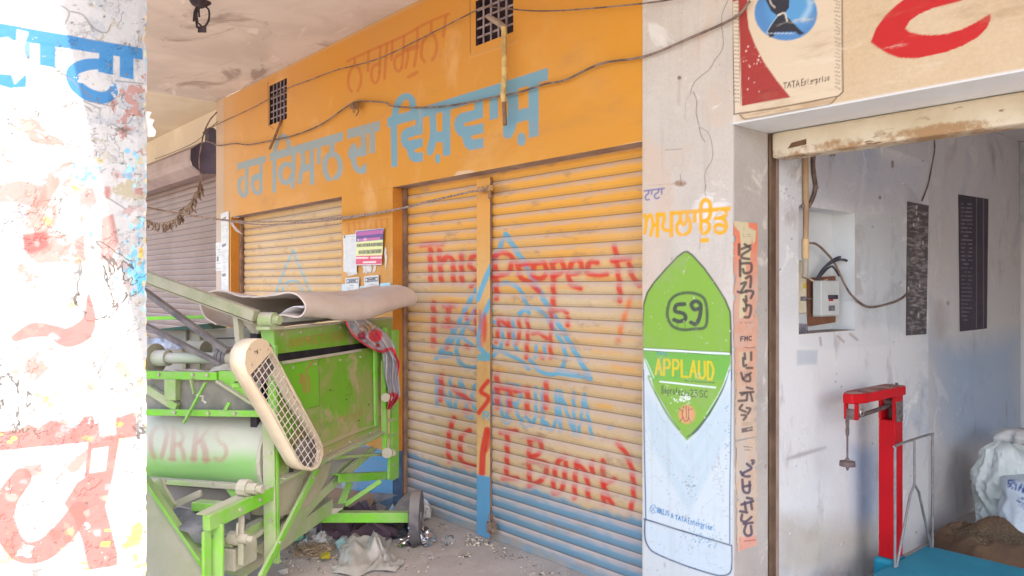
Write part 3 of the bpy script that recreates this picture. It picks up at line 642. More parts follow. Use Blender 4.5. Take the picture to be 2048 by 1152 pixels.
for i in range(160):
    x, y = (random.gauss(400, 45), random.gauss(920, 40)) if i < 80 else ((random.gauss(515, 8), random.uniform(200, 560)) if i < 115 else (random.gauss(300, 22), random.gauss(640, 35)))
    pc.ell(*Q5([(x, y)])[0], random.uniform(.5, 2.2), random.uniform(.4, 1.5), (.06,.22,.36) if i < 115 else (.2,.25,.28), .7, .5)
for i in range(60): pc.ell(*Q5([(random.uniform(60,530), random.uniform(150,1150))])[0], random.uniform(.4, 1.3), random.uniform(.4, 1.8), (.16,.2,.24), .7, .5)
# yellow word and the small blue one
YL = (.68, .33, .012)
for it in [('s',62,[(60,540),(110,570),(112,640),(100,740),(82,850)]),('p',[(35,510),(115,500),(125,580),(38,575)]),('s',60,[(112,640),(140,570),(185,528),(215,600),(230,700),(215,790),(190,890)]),('p',[(275,490),(345,485),(340,935),(275,940)]),('s',55,[(225,725),(290,700)]),
 ('p',[(275,490),(445,478),(452,550),(275,575)]),('s',60,[(425,520),(430,600),(412,680),(398,740),(440,800),(530,805)]),('p',[(525,470),(590,460),(590,925),(520,928)]),('p',[(525,470),(1605,375),(1605,455),(525,540)]),
 ('s',62,[(735,882),(680,855),(652,780),(665,695),(712,625),(715,510)]),('s',60,[(715,610),(770,705),(830,620),(835,500)]),('s',62,[(838,560),(888,650),(890,760),(860,835),(800,875)]),('p',[(938,500),(1005,495),(1005,670),(935,672)]),
 ('s',70,[(1080,440),(1085,345),(1130,272),(1180,267),(1235,312),(1250,400),(1245,520),(1210,600),(1150,635),(1110,635)]),('p',[(1040,440),(1108,430),(1112,800),(1050,780)]),('s',66,[(1075,760),(1100,840),(1150,853),(1205,815),(1228,740),(1210,670),(1150,640)]),
 ('p',[(1065,945),(1220,935),(1222,1015),(1068,1022)]),('s',70,[(1520,440),(1512,540),(1420,585),(1340,590)]),('s',66,[(1450,590),(1510,640),(1530,740),(1495,820),(1420,850),(1345,825),(1322,760),(1360,712),(1430,705),(1510,745)])]:
    if it[0] == 's': pc.stroke(Q6(it[2]), it[1] / 8.863, YL, .97)
    else: pc.poly(Q6(it[1]), YL, .97)
for p in ([(75,105),(250,82),(430,58)],[(155,100),(150,150),(103,190),(95,238),(130,265),(160,255)],[(210,95),(208,160)],[(330,75),(325,125),(268,165),(260,212),(295,240),(340,220)],[(385,65),(385,160)]): pc.stroke(Q6(p), 3.2, (.12,.12,.28), .88)
# the crack, holes and brown stains
CK = (.10,.075,.06); B6 = lambda p: crop(1280, 0, 2.667, p)
ck = [(470,0),(440,70),(435,130),(442,190),(440,260),(400,320),(370,370),(320,410),(290,440),(272,480),(272,500)]
pc.stroke(B6(ck), 1.3, CK, .85); pc.stroke(B6([(285,490),(303,540),(300,600),(310,650),(325,720),(345,755)]), 1.5, CK, .9); pc.stroke(B6([(320,680),(365,710),(385,780),(385,850),(348,920),(350,1010)]), 1.2, CK, .85)
pc.stroke(B6([(272,500),(245,540),(240,640)]), .8, CK, .5)
pc.stroke(Q6([(1170,0),(1150,100),(1165,200)]), 1.1, CK, .8); pc.stroke(Q6([(1060,870),(1065,1000),(1055,1140)]), 1, CK, .6)
pc.ell(*B6([(210,415)])[0], 4, 4, (.16,.1,.08), .9); pc.stroke(B6([(210,430),(205,555)]), 5, (.35,.26,.2), .5, 3)
pc.ell(*B6([(215,978)])[0], 12, 6, (.25,.14,.09), .85, 2); pc.stroke(B6([(215,930),(218,990)]), 1.2, CK, .8); pc.stroke(B6([(40,990),(200,978)]), 1, (.3,.2,.15), .6)
pc.stroke(B6([(135,800),(220,795)]), 1.5, CK, .6); pc.fill(lambda X, Y, P: np.clip((XM2 + .012 - P[..., 0]) / .008, 0, 1) * .35, (.5,.33,.15))
pc.mesh('painted_pillar_face', m_wp, wshop)
m_jamb = cmat('jamb_plaster', (.47, .43, .40), (.38, .345, .32), 2.5, (.3, .7), bump=.4, bsc=30, patches=[((.58,.54,.5), 4, .56, .66)], grime=[((.2,.15,.12), 14, .64, .72, .5, None)])
jc = Canvas.rect((XJ, YF - .004, 0), (0, .292, 0), (0, 0, ZL), .006)
jc.fill(lambda X, Y, P: np.clip((.012 - (P[..., 1] - YF)) / .01, 0, 1) * .6, (.66,.66,.66))
jc.mesh('door_jamb', m_jamb, wshop)
G().box((XM2, YF, 0), (XJ - .003, 3.4, ZC + .2)).done('pillar_core', m_sof, wshop)
# lintel beam with the red letter and the painted packet
m_bm = cmat('beam_paint', (.52, .39, .25), (.56, .45, .32), 1.4, (.3, .7), wear=(26, .27, .3), bump=.4, bsc=24, patches=[((.50, .36, .21), 1.7, .52, .7)],
            grime=[((.30,.20,.11), 4, .52, .72, .55, (.45,1,1.6)), ((.62,.55,.45), 6, .58, .70, .5, (.5,1,1.8)), ((.12,.08,.06), 45, .69, .72, .7, None)], extra=(4, .6, .5))
bm = Canvas.rect((XJ, YF - .004, ZL), (1.35, 0, 0), (0, 0, ZC - ZL), .0045)
bm.fill(lambda X, Y, P: np.clip((XJ + .05 - P[..., 0]) / .04, 0, 1) * .7, (.60,.55,.51))
cst = [(1230,225),(1260,150),(1310,80),(1370,25),(1430,-20),(1520,-60),(1650,-110),(1820,-150),(1830,-90),(1715,5),(1640,25),(1560,45),(1490,75),(1440,110),(1415,152),(1440,172),(1500,185),(1560,188),(1640,180),(1720,155),(1790,120),(1840,90),(1870,73),(1872,100),(1850,150),(1800,200),(1720,245),(1640,275),(1550,298),(1460,312),(1380,308),(1320,285),(1270,255)]
bm.poly(B6(cst), (.44, .009, .014), .97)
CRM = (.60,.50,.38); BR = (.07,.04,.03)
bm.poly(B6([(492,0),(1075,-160),(1078,490),(1050,510),(500,610)]), CRM, .75); bm.poly(B6([(525,-10),(575,-20),(570,60),(580,150),(610,230),(660,330),(730,430),(802,518),(543,566)]), (.30,.022,.022), .96)
bm.poly(B6([(492,-40),(572,-60),(572,-10),(492,10)]), (.30,.022,.022), .96)
bm.ell(*B6([(778,70)])[0], 63, 55, (.055,.20,.46), .95, 1); bm.ell(*B6([(800,40)])[0], 46, 44, (.10,.32,.58), .6, 10); bm.stroke(B6([(900,-20),(905,40),(870,100)]), 9, (.45,.62,.72), .55, 5)
bm.poly(B6([(670,0),(800,-35),(795,40),(770,75),(860,165),(880,178),(850,188),(830,170),(720,172),(712,196),(690,200),(685,180),(680,165),(735,85),(700,60)]), (.03,.025,.03), .97)
bm.stroke(B6([(690,-10),(700,20),(720,40)]), 2.2, (.66,.62,.55), .9); bm.stroke(B6([(735,82),(770,70),(785,112)]), 3.2, (.66,.60,.5), .9); bm.stroke(B6([(735,85),(700,130),(675,175)]), 1.2, (.5,.55,.6), .8); bm.stroke(B6([(680,178),(820,178)]), 1.3, (.6,.62,.62), .8)
bm.stroke(B6([(492,-30),(495,200),(502,608)]), 2.4, BR, .9, curve=False); bm.stroke(B6([(525,-10),(530,300),(538,560)]), 1.2, BR, .6, curve=False)
bm.stroke(B6([(1078,-150),(1080,300),(1082,490),(1060,512),(900,545),(700,580),(500,610)]), 2.6, BR, .9, curve=False); bm.stroke(B6([(535,615),(560,635),(620,628),(850,585),(1000,560),(1050,520)]), 2.4, BR, .9)
bm.stroke(B6([(570,615),(800,580)]), 1, BR, .5); bm.poly(B6([(850,560),(1050,525),(1010,555),(880,580)]), (.30,.18,.09), .4, 3)
for i in range(27):
    y = i * 21 - 5; bm.stroke(B6([(503, y), (528, y + 3)]), 1.5, BR, .85); y2 = -40 + i * 20
    if y2 < 470: bm.stroke(B6([(1040 + random.uniform(-6,6), y2), (1068, y2 + random.uniform(2, 16))]), 1.5, BR, .85)
bm.text('TATA', B6([(765,472)])[0], B6([(850,460)])[0], 11, 12, 1.8, BR, .2); bm.text('Enterprise', B6([(862,456)])[0], B6([(1010,430)])[0], 12, 12, 1.4, BR, .25, jit=.4)
bm.stroke(B6([(620,490),(735,478)]), 4, (.2,.03,.03), .5, 2)
for i in range(18): bm.ell(*B6([(random.uniform(545,660), random.uniform(240,520))])[0], random.uniform(.8,2), random.uniform(.8,2.2), (.66,.55,.5), .9, .5)
bm.fill(lambda X, Y, P: np.clip((ZL + .012 - P[..., 2]) / .01, 0, 1) * .9, (.62,.66,.70))
bm.mesh('beam_face', m_bm, wshop)
m_bsof = pmat('pale_blue_soffit', (.72, .75, .76), (.65, .67, .68), 2, .85, bump=.25)
g = G().box((XJ - .002, YF, ZL + .0005), (3, 3.4, ZC + .2)); g.done('beam_core', m_bsof, wshop)
G().box((XJ + 1.35, YF - .004, ZL), (3, YF - .001, ZC)).done('beam_plain_face', pmat('beam_rest', (.58,.45,.3), (.5,.37,.23), 1.5, .85), wshop)
# door frame: cream timber head, brown jamb post
YD = 3.287
zt = ZL; zb2 = onY(1700, 295, YD)[2]
m_cream = pmat('cream_gloss_timber', (.60, .50, .36), (.50, .39, .25), 2.5, .6, spots=((.17, .085, .045), 7, .66), bump=.3, bsc=25)
m_brn = pmat('bare_brown_timber', (.085, .048, .028), (.15, .09, .055), 5, .8, spots=((.45, .38, .30), 9, .68), bump=.4, bsc=30)
fr = thing('door_frame', 'chipped cream timber door frame of the open shop', 'door frame', (XJ, YD, 0))
kfr = NT('cream_head'); zz_ = kfr.pz()
cfr = kfr.mix(kfr.step(kfr.noise(3, 6), .35, .65), (.60, .53, .41), (.50, .42, .29)); cfr = kfr.mix(kfr.step(kfr.noise(11, 7, .7, stretch=(.5, 1, 1.6)), .60, .66, 0, .8), cfr, (.33, .24, .16))
edge = kfr.math('ADD', kfr.step(zz_, zb2 + .03, zb2 + .075, 1, 0), kfr.step(kfr.noise(6, 6, .7), .3, .7, -.5, .35))
cfr = kfr.mix(kfr.step(edge, .7, 1.2), cfr, (.33, .20, .10)); cfr = kfr.mix(kfr.step(kfr.noise(9, 6, .7, stretch=(.4, 1, 2)), .64, .68), cfr, (.2, .11, .06))
kfr.bump(kfr.noise(25, 6), .35, .008); m_head = kfr.out(cfr, .65)
G().box((XJ + .02, YD, zb2), (3, YD + .11, zt - .002)).done('frame_head', m_head, fr, bevel=.012)
hd = onY(1600, 300, YD)
g = G(); a = onY(1575, 292, YD - .004); b = onY(1612, 284, YD - .004); g.prism([a + z(0,0,-.012), b + z(0,0,-.01), b + z(0,0,.014), a + z(.02,0,.012)], (0, .003, 0)); g.done('bare_patch', pmat('bare_patch_wood', (.15,.08,.045), None, 20, .8), fr)
G().box((XJ + .002, YD, 0), (XJ + .016, YD + .05, zt - .004)).done('frame_post', m_brn, fr, bevel=.006)
# ================================================================== left pillar
XP = -3.3; YP0, YP1 = .30, float(onX(294, 576, XP)[1])
m_pil = cmat('flaking_whitewash', (.40, .405, .415), (.34, .34, .345), 3, (.3, .7), wear=(9, .35, .0), bump=.7, bsc=22, extra=(6, .55, .8),
             patches=[((.27, .285, .31), 2.6, .55, .60), ((.29, .165, .15), 2.7, .60, .62), ((.30, .27, .20), 5, .60, .64), ((.21, .205, .20), 11, .62, .66)], cracks=(3.2, .010, (.07, .06, .055), .9),
             grime=[((.22, .18, .14), 12, .66, .72, .5, None)], specks=((.42, .34, .05), 6.5, .735))
k_ = m_pil.node_tree
pil = thing('pillar', 'sunlit white veranda pillar with flaking blue and red painted letters', 'pillar', (XP - .2, .6, 0))
pf = Canvas.rect((XP, YP0, 0), (0, YP1 - YP0, 0), (0, 0, ZC), .0035)
PBL = (.028, .14, .31); PRD = (.27, .085, .075)
A1 = lambda p: crop(0, 0, 1.985, p); A2 = lambda p: crop(0, 560, 1.946, p)
pf.poly(A1([(-60,82),(0,93),(568,192),(568,238),(0,152),(-60,140)]), PBL, .97)
pf.poly(A1([(158,165),(220,175),(220,270),(158,258)]), PBL, .97); pf.poly(A1([(395,205),(450,215),(450,298),(390,285)]), PBL, .97); pf.poly(A1([(475,215),(530,225),(530,316),(475,304)]), PBL, .97)
pf.stroke(A1([(425,252),(340,258),(288,285),(300,335),(350,375),(410,388),(445,370),(450,340)]), [20,24,24,26,26,24,22,12], PBL, .97)
pf.poly(A1([(-40,290),(60,300),(105,298),(102,345),(40,350),(-40,325)]), PBL, .97); pf.poly(A1([(95,170),(120,170),(120,240),(100,230)]), PBL, .8)
for b in ([(70,120),(110,130),(85,200),(120,260),(90,300),(60,330),(40,270),(65,200)],[(-30,160),(30,150),(70,180),(60,240),(0,270),(-30,260)]): pf.poly(A1(b), (.70,.69,.67), .95, 3)
pf.stroke(A1([(390,290),(455,210),(462,195)]), 1.4, (.05,.2,.36), .8)
for p in ([(0,60),(50,95),(85,110),(80,170),(105,215)],[(110,40),(160,25),(230,20),(275,50),(250,110)],[(280,45),(330,60),(370,110),(420,130),(440,100)],[(60,285),(150,270),(260,300),(330,360),(360,385)],[(450,320),(570,332)],[(350,400),(440,420),(470,410)],[(330,400),(395,430)],[(420,780),(500,830)],[(440,490),(500,520)]):
    pf.stroke(A1(p), 2.4, (.13,.12,.115), .85)
pf.poly(A1([(105,270),(150,275),(165,330),(185,400),(185,440),(160,435),(130,380)]), (.45,.36,.27), .8, 3)
# worn blue, teal and pink remains
for i in range(170):
    x, y = random.choice([(350,690),(320,760),(350,840),(510,680),(540,900),(540,1010),(520,1090),(560,1120)]); x += random.gauss(0, 26); y += random.gauss(0, 36)
    pf.ell(*A1([(x, y)])[0], random.uniform(1, 6), random.uniform(1, 8), random.choice([(.10,.33,.50),(.22,.48,.56),(.16,.40,.55)]), .85, 1)
pf.poly(A1([(280,740),(330,740),(345,800),(370,800),(375,900),(350,900),(330,860),(300,860),(290,800)]), (.25,.48,.55), .75, 2)
pf.poly(A1([(530,1090),(580,1080),(580,1180),(545,1150)]), (.10,.38,.58), .9, 2); pf.poly(A1([(555,985),(568,985),(566,1025),(550,1022)]), (.68,.40,.03), .95, 1)
for b in ([(-30,740),(80,715),(185,740),(190,825),(120,820),(50,800),(-30,810)],[(90,930),(180,920),(200,935),(260,930),(270,960),(335,930),(340,1040),(150,1045),(100,1010)],[(310,740),(370,745),(385,800),(330,880),(318,900)],[(405,860),(450,850),(470,960),(440,1035),(400,1030),(398,960)],[(415,740),(440,740),(430,790),(418,785)],[(530,745),(565,745),(568,775),(535,772)]):
    pf.poly(A1(b), (.29,.125,.11), .8, 2)
pf.poly(A1([(90,930),(180,920),(190,980),(120,1010),(95,990)]), (.30,.06,.06), .8, 3)
pf.stroke(A2([(345,62),(348,150),(320,200),(260,225),(200,200),(130,195),(60,225)]), [6,26,40,38,26,30,16], PRD, .85)
pf.poly(A2([(215,125),(275,120),(275,155),(240,155)]), (.25,.48,.62), .9)
bl = A2([(-40,590),(70,585),(110,560),(150,575),(200,545),(250,560),(270,590),(300,570),(330,530),(362,530),(370,560),(530,512),(530,610),(75,658),(-40,665)])
pf.poly(bl, PRD, .88)
pf.poly(A2([(385,535),(450,530),(450,600),(390,605)]), (.70,.66,.58), .95, 2)
pf.poly(A2([(345,618),(465,612),(440,760),(410,880),(455,1060),(455,1110),(345,1130),(322,1020),(290,930),(250,870),(300,790),(330,770)]), PRD, .9)
pf.stroke(A2([(85,770),(25,860),(20,960),(80,1055),(170,1050),(250,980),(310,900)]), [40,44,46,44,44,44,40], PRD, .9)
pf.poly(A2([(90,720),(160,715),(170,760),(100,770)]), PRD, .75, 2); pf.poly(A2([(360,660),(420,650),(410,740),(350,750)]), (.71,.70,.67), .9, 2)
for i in range(26):
    x, y = random.choice([(520,1000),(430,950),(30,640),(20,600),(180,460),(330,1120),(560,1100)]); pf.ell(*A2([(x + random.gauss(0,22), y + random.gauss(0,18))])[0], random.uniform(2,8), random.uniform(2,6), (.72,.60,.10), .85, 1)
pf.poly(A2([(510,960),(540,940),(560,960),(545,1030),(480,1050),(470,1030),(505,1010)]), (.74,.60,.08), .9, 2); pf.poly(A2([(395,1020),(430,1018),(425,1038),(390,1035)]), (.74,.60,.08), .9, 1)
for i in range(120): pf.ell(*A1([(random.uniform(0,570), random.uniform(450,1152))])[0], random.uniform(.4,2.6), random.uniform(.4,1.5), (.36,.36,.37), .7, .6)
for i in range(110):
    pf.ell(293 - abs(random.gauss(0, 1.8)), random.uniform(0, 1152), random.uniform(.5, 2.2), random.uniform(2, 9), random.choice([(.42,.38,.33),(.60,.45,.08),(.15,.36,.5),(.5,.48,.46)]), .8, .8)
rp = random.Random(21)
for i in range(420):
    x, y = rp.uniform(-5, 292), rp.uniform(0, 1152)
    pf.ell(x, y, rp.uniform(.8, 4.5), rp.uniform(.6, 2.4), rp.choice([(.07,.065,.06),(.13,.12,.11),(.2,.18,.16)]), rp.uniform(.5,.95), .7)
for i in range(90):
    x, y = rp.uniform(0, 290), rp.uniform(180, 1150); q = [(x, y)]
    for k in range(rp.randint(3, 7)): q.append((q[-1][0] + rp.uniform(-9, 12), q[-1][1] + rp.uniform(-7, 7)))
    pf.stroke(q, rp.uniform(1.0, 2.6), (.10,.092,.085), rp.uniform(.45,.9), .8)
for i in range(150):
    x, y = rp.uniform(0, 290), rp.uniform(300, 1150); n_ = rp.randint(5, 9)
    pf.poly([(x + math.cos(k/n_*6.28)*rp.uniform(4,17), y + math.sin(k/n_*6.28)*rp.uniform(3,13)) for k in range(n_)], rp.choice([(.30,.14,.12),(.32,.16,.14),(.30,.27,.2),(.24,.26,.29),(.26,.245,.23),(.38,.31,.08)]), rp.uniform(.25,.6), 1.5)
d = np.zeros(pf.P.shape); jj = pf.P[..., 1]; wt_ = np.clip((jj - YP1 + .035) / .03, 0, 1)
chip = np.array([max(0, mnoise.noise((0, 3.3, v * 9)) * .6 + mnoise.noise((4, 1.3, v * 31)) * .5) for v in pf.P[:, 0, 2]])[:, None]
d[..., 1] = -wt_ * chip * .016; d[..., 0] = -wt_ * (.003 + chip * .012); pf.disp = d
pf.mesh('painted_face', m_pil, pil)
m_pl2 = pmat('whitewash_sides', (.66, .65, .63), (.55, .53, .50), 5, .9, bump=.5, bsc=25)
G().box((XP - .45, YP0, 0), (XP - .016, YP1 - .018, ZC)).done('pillar_core', m_pl2, pil)
fl = [onX(x, y, XP - .02) for x, y in ((290,222),(303,224),(298,236),(309,240),(304,250),(312,262),(310,272),(298,275),(290,272))]
G().prism(fl, (-.012, 0, 0)).done('peeling_flake', m_pl2, pil)

# ================================================================== neighbour shop (brown shutter, far left)
nb = thing('neighbour_shop', 'brown shuttered shop beyond the yellow one with dark octagonal shutter-box end', 'shop', (-10, 3.2, 0))
m_crm = pmat('cream_plaster', (.72, .63, .49), (.64, .54, .41), 1.5, .9, bump=.2)
m_mv = pmat('mauve_box_paint', (.34, .255, .225), (.25, .18, .165), 3, .7, spots=((.44, .37, .33), 12, .6), bump=.2)
G().box((-15, 3.235, 2.8), (XL - .03, 3.5, 3.68)).done('wall', m_crm, nb)
G().box((-15, .417, 3.66), (XL - .001, 3.234, 3.86)).done('ceiling_slab', m_crm, nb)
ns = shutter(-14.5, XL - .01, .02, 2.9, 3.2, .05)
m_ns = cmat('brown_shutter_steel', (.27, .195, .17), (.22, .155, .135), 1.3, bump=.1, rough=.6, dust=((.36, .285, .25), .1, .6, .85), grime=[((.18, .12, .10), 5, .58, .70, .4, (.3, 1, 3))])
jn = np.where((ns.fr < .05) | (ns.fr > .95), 1., 0.)[:, None]
ns.fill(lambda X, Y, P: np.broadcast_to(jn, X.shape) * .95, (.07, .045, .045)); ns.mesh('roller_shutter', m_ns, nb, smooth=True)
XC = -8.62
oc = [onX(x, y, XC) for x, y in ((380,318),(381,298),(401,285),(436,283),(440,348),(404,348),(384,331))]
G().prism(oc, (-5.8, 0, 0)).done('shutter_box', m_mv, nb)
G().prism([p + z(.003, 0, 0) for p in oc], (.012, 0, 0)).done('shutter_box_end', pmat('purple_steel', (.085, .06, .085), (.055, .04, .06), 5, .5), nb)
G().prism([onX(x, y, XC - .02) for x, y in ((417,284),(418,266),(412,262),(420,254),(428,256),(436,264),(436,284))], (-.12, 0, 0)).done('shutter_motor', pmat('dark_motor', (.06, .045, .06), None, 8, .6), nb)

# ================================================================== papers on the piers
m_pap = cmat('notice_paper', (.66, .65, .63), (.58, .57, .55), 14, (.35, .65), bump=.15, bsc=20, rough=.85)
INK = (.06, .06, .075)
def paper(name, label, q, Y, nu, nv, paint, group=None, base=None, warp=.004, mat=None, plane='Y', tear=0):
    f = onY if plane == 'Y' else onX
    c = Canvas.quad([f(x, y, Y) for x, y in q], nu, nv)
    if base is not None: c.fill(lambda X, Yy, P: np.ones(X.shape), base)
    paint(c, q)
    m, n = c.m, c.n; yy, xx = np.mgrid[0:m, 0:n]; d = np.zeros(c.P.shape)
    if tear:
        for i in range(m - 1):
            e0 = max(0, mnoise.noise((i * .09, 2.2, tear)) * .22 + .05 * mnoise.noise((i * .5, 1, tear))); e1 = max(0, mnoise.noise((i * .07, 7.2, tear)) * .26 + .06 * mnoise.noise((i * .45, 3, tear)))
            c.hole[i, :int(e0 * n)] = True
            if e1 > 0: c.hole[i, n - 1 - int(e1 * n):] = True
    ph = random.uniform(0, 6); d[..., 1 if plane == 'Y' else 0] = (-1 if plane == 'Y' else 1) * (abs(np.sin(xx / n * 3 + ph)) * warp + abs(np.sin(yy / m * 4 + ph)) * warp)
    c.disp = d; o = c.mesh(name, mat or m_pap, None, smooth=True); tag(o, label, 'paper notice', group); return o
def p_long(c, q):
    L = lambda a, b: [q[0] and (q[0][0] + (q[1][0]-q[0][0])*0, q[0][1]+(q[3][1]-q[0][1])*a), (q[1][0], q[1][1]+(q[2][1]-q[1][1])*a), (q[2][0], q[1][1]+(q[2][1]-q[1][1])*b), (q[3][0], q[0][1]+(q[3][1]-q[0][1])*b)]
    for a in (.06, .36, .70): c.poly([(x + (2 if i in (0,3) else -5), y) for i, (x, y) in enumerate(L(a, a + .03))], INK, .75)
    for a, b, n in ((.14, .3, 7), (.42, .58, 9), (.60, .68, 4), (.76, .97, 11)): c.lines(L(a, b), n, (.3,.3,.32), .8, .7)
PQ = [(442,428),(458,422),(458,600),(444,600)]
paper('long_notice', 'long white strip of pasted notices at the left edge of the yellow shopfront', PQ, YF - .005, 24, 200, p_long)
def p_small(c, q): c.lines([(434,492),(443,490),(443,540),(434,540)], 9, INK, .9, .6, .6); c.poly([(435,514),(438,512),(438,522),(435,523)], INK, .8)
paper('side_notice', 'narrow white notice beside the long strip at the whitewashed edge', [(433,486),(444,484),(444,541),(433,542)], YF - .004, 14, 60, p_small)
D8 = lambda p: crop(680, 430, 6.775, p)
def p_col(c, q):
    c.poly(D8([(228,222),(597,182),(603,335),(230,368)]), (.12,.07,.22), .95); c.poly(D8([(228,368),(603,335),(590,545),(225,555)]), (.66,.66,.30), .95); c.poly(D8([(225,555),(590,545),(570,665),(225,672)]), (.62,.08,.13), .95)
    c.poly(D8([(240,232),(590,200),(590,250),(240,285)]), (.55,.16,.34), .8); c.poly(D8([(275,325),(555,300),(552,332),(275,358)]), (.60,.18,.34), .8); c.poly(D8([(248,328),(268,326),(268,350),(248,352)]), (.7,.6,.65), .9); c.poly(D8([(330,315),(370,312),(370,345),(330,348)]), (.7,.45,.55), .7)
    for i in range(22): x = 250 + i * 15; c.stroke(D8([(x, 238 - (x-240)*.08), (x, 275 - (x-240)*.08)]), .5, (.3,.08,.25), .6)
    c.text('NEARCLOCKTOWERFARIDKOTONORDER', D8([(240,432)])[0], D8([(585,416)])[0], 5.3, 6.2, .8, (.05,.05,.06), .25)
    c.text('OFDISTRICTMAGISTRATEFARIDKOT', D8([(262,528)])[0], D8([(570,512)])[0], 6.2, 7, .8, (.05,.05,.06), .25)
    c.lines(D8([(230,560),(580,552),(575,600),(230,606)]), 1, (.72,.62,.62), 3.6, .85, .95, .02, .98); c.lines(D8([(330,625),(490,618),(490,655),(330,660)]), 1, (.72,.62,.62), 3.6, .9, .95, 0, 1)
paper('printed_notice', 'colourful printed notice in purple, yellow and red bands on the orange pier', D8([(222,215),(602,178),(575,675),(220,682)]), YF - .012, 120, 110, p_col, base=(.68,.67,.66))
def p_wh(c, q): c.lines(D8([(95,285),(215,280),(215,300),(95,305)]), 1, (.35,.35,.36), .9, .8); c.lines(D8([(120,330),(200,325),(200,480),(120,480)]), 8, (.45,.45,.45), .7, .4); c.lines(D8([(95,500),(215,495),(215,740),(95,745)]), 12, (.5,.48,.46), .7, .4); c.ell(*D8([(73,295)])[0], 2, 3, (.2,.1,.08), .9)
paper('white_notice', 'tall faded white notice left of the colourful one on the orange pier', D8([(50,275),(222,258),(240,790),(58,770)]), YF - .006, 50, 130, p_wh)
def mk_small(q):
    def f(c, _):
        T = lambda u, v: ((q[0][0]*(1-u)+q[1][0]*u)*(1-v)+(q[3][0]*(1-u)+q[2][0]*u)*v, (q[0][1]*(1-u)+q[1][1]*u)*(1-v)+(q[3][1]*(1-u)+q[2][1]*u)*v)
        c.poly([T(.06,.06),T(.94,.06),T(.94,.25),T(.06,.25)], INK, .85); c.ell(*T(.16,.155), 2.2, 2.6, (.6,.6,.6), .9); c.ell(*T(.84,.155), 2.2, 2.6, (.6,.6,.6), .9)
        c.lines([T(.25,.07),T(.75,.07),T(.75,.24),T(.25,.24)], 2, (.6,.6,.6), .9, .8); c.lines([T(.05,.42),T(.95,.42),T(.95,.98),T(.05,.98)], 6, (.15,.15,.17), 1, .7); c.lines([T(.3,.33),T(.7,.33),T(.7,.4),T(.3,.4)], 1, INK, 1, .8)
    return f
qa = D8([(75,855),(265,838),(268,1150),(80,1150)]); qb = D8([(335,835),(532,812),(540,1150),(345,1150)])
paper('small_notice', 'small white notice with black heading, left of two under the white notice', qa, YF - .008, 44, 70, mk_small(qa), 'white notices with black headings')
paper('small_notice', 'small white notice with black heading, right of two under the colourful notice', qb, YF - .009, 44, 70, mk_small(qb), 'white notices with black headings')
def p_bl(c, q): c.ell(*D8([(640,980)])[0], 4, 4, (.25,.42,.5), .6); c.lines(D8([(605,1010),(680,1005),(680,1030),(605,1035)]), 2, (.15,.25,.35), .9, .7)
paper('blue_leaflet', 'pale blue leaflet at the right end of the notices on the orange pier', D8([(550,925),(690,915),(695,1150),(552,1150)]), YF - .004, 30, 44, p_bl, base=(.36,.56,.62))
paper('blue_leaflet', 'pale blue leaflet half hidden at the left end of the notices on the orange pier', D8([(30,938),(120,930),(120,1150),(35,1150)]), YF - .004, 24, 44, lambda c, q: None, base=(.46,.58,.62))
paper('blue_leaflet', 'pale blue leaflet showing between the two small notices', D8([(262,970),(345,960),(348,1150),(265,1150)]), YF - .004, 24, 44, lambda c, q: c.lines(D8([(280,975),(340,970),(340,1080),(285,1085)]), 8, (.2,.25,.28), .8, .5), base=(.48,.58,.60))
def torn(pts, label, Y=YF - .005):
    P = [onY(x, y, Y) for x, y in D8(pts)]; o = G().prism(P, (0, .0015, 0)).done('torn_paper', pmat('torn_paper_white', (.64,.60,.55), (.52,.46,.40), 10, .9), None); tag(o, label, 'paper scrap'); return o
torn([(300,690),(425,680),(430,740),(405,790),(380,770),(360,800),(330,780),(305,790),(318,730)], 'torn remnant of white paper under the colourful notice, left one')
torn([(455,685),(490,680),(480,750),(450,790),(440,770),(455,730)], 'thin torn remnant of white paper under the colourful notice, right one')
torn([(610,430),(632,470),(625,520),(640,560),(622,700),(608,740),(612,600),(600,520)], 'curled paper strip torn at the right side of the colourful notice')
torn([(85,775),(235,770),(240,800),(180,815),(110,830)], 'ragged torn paper just below the tall white notice')
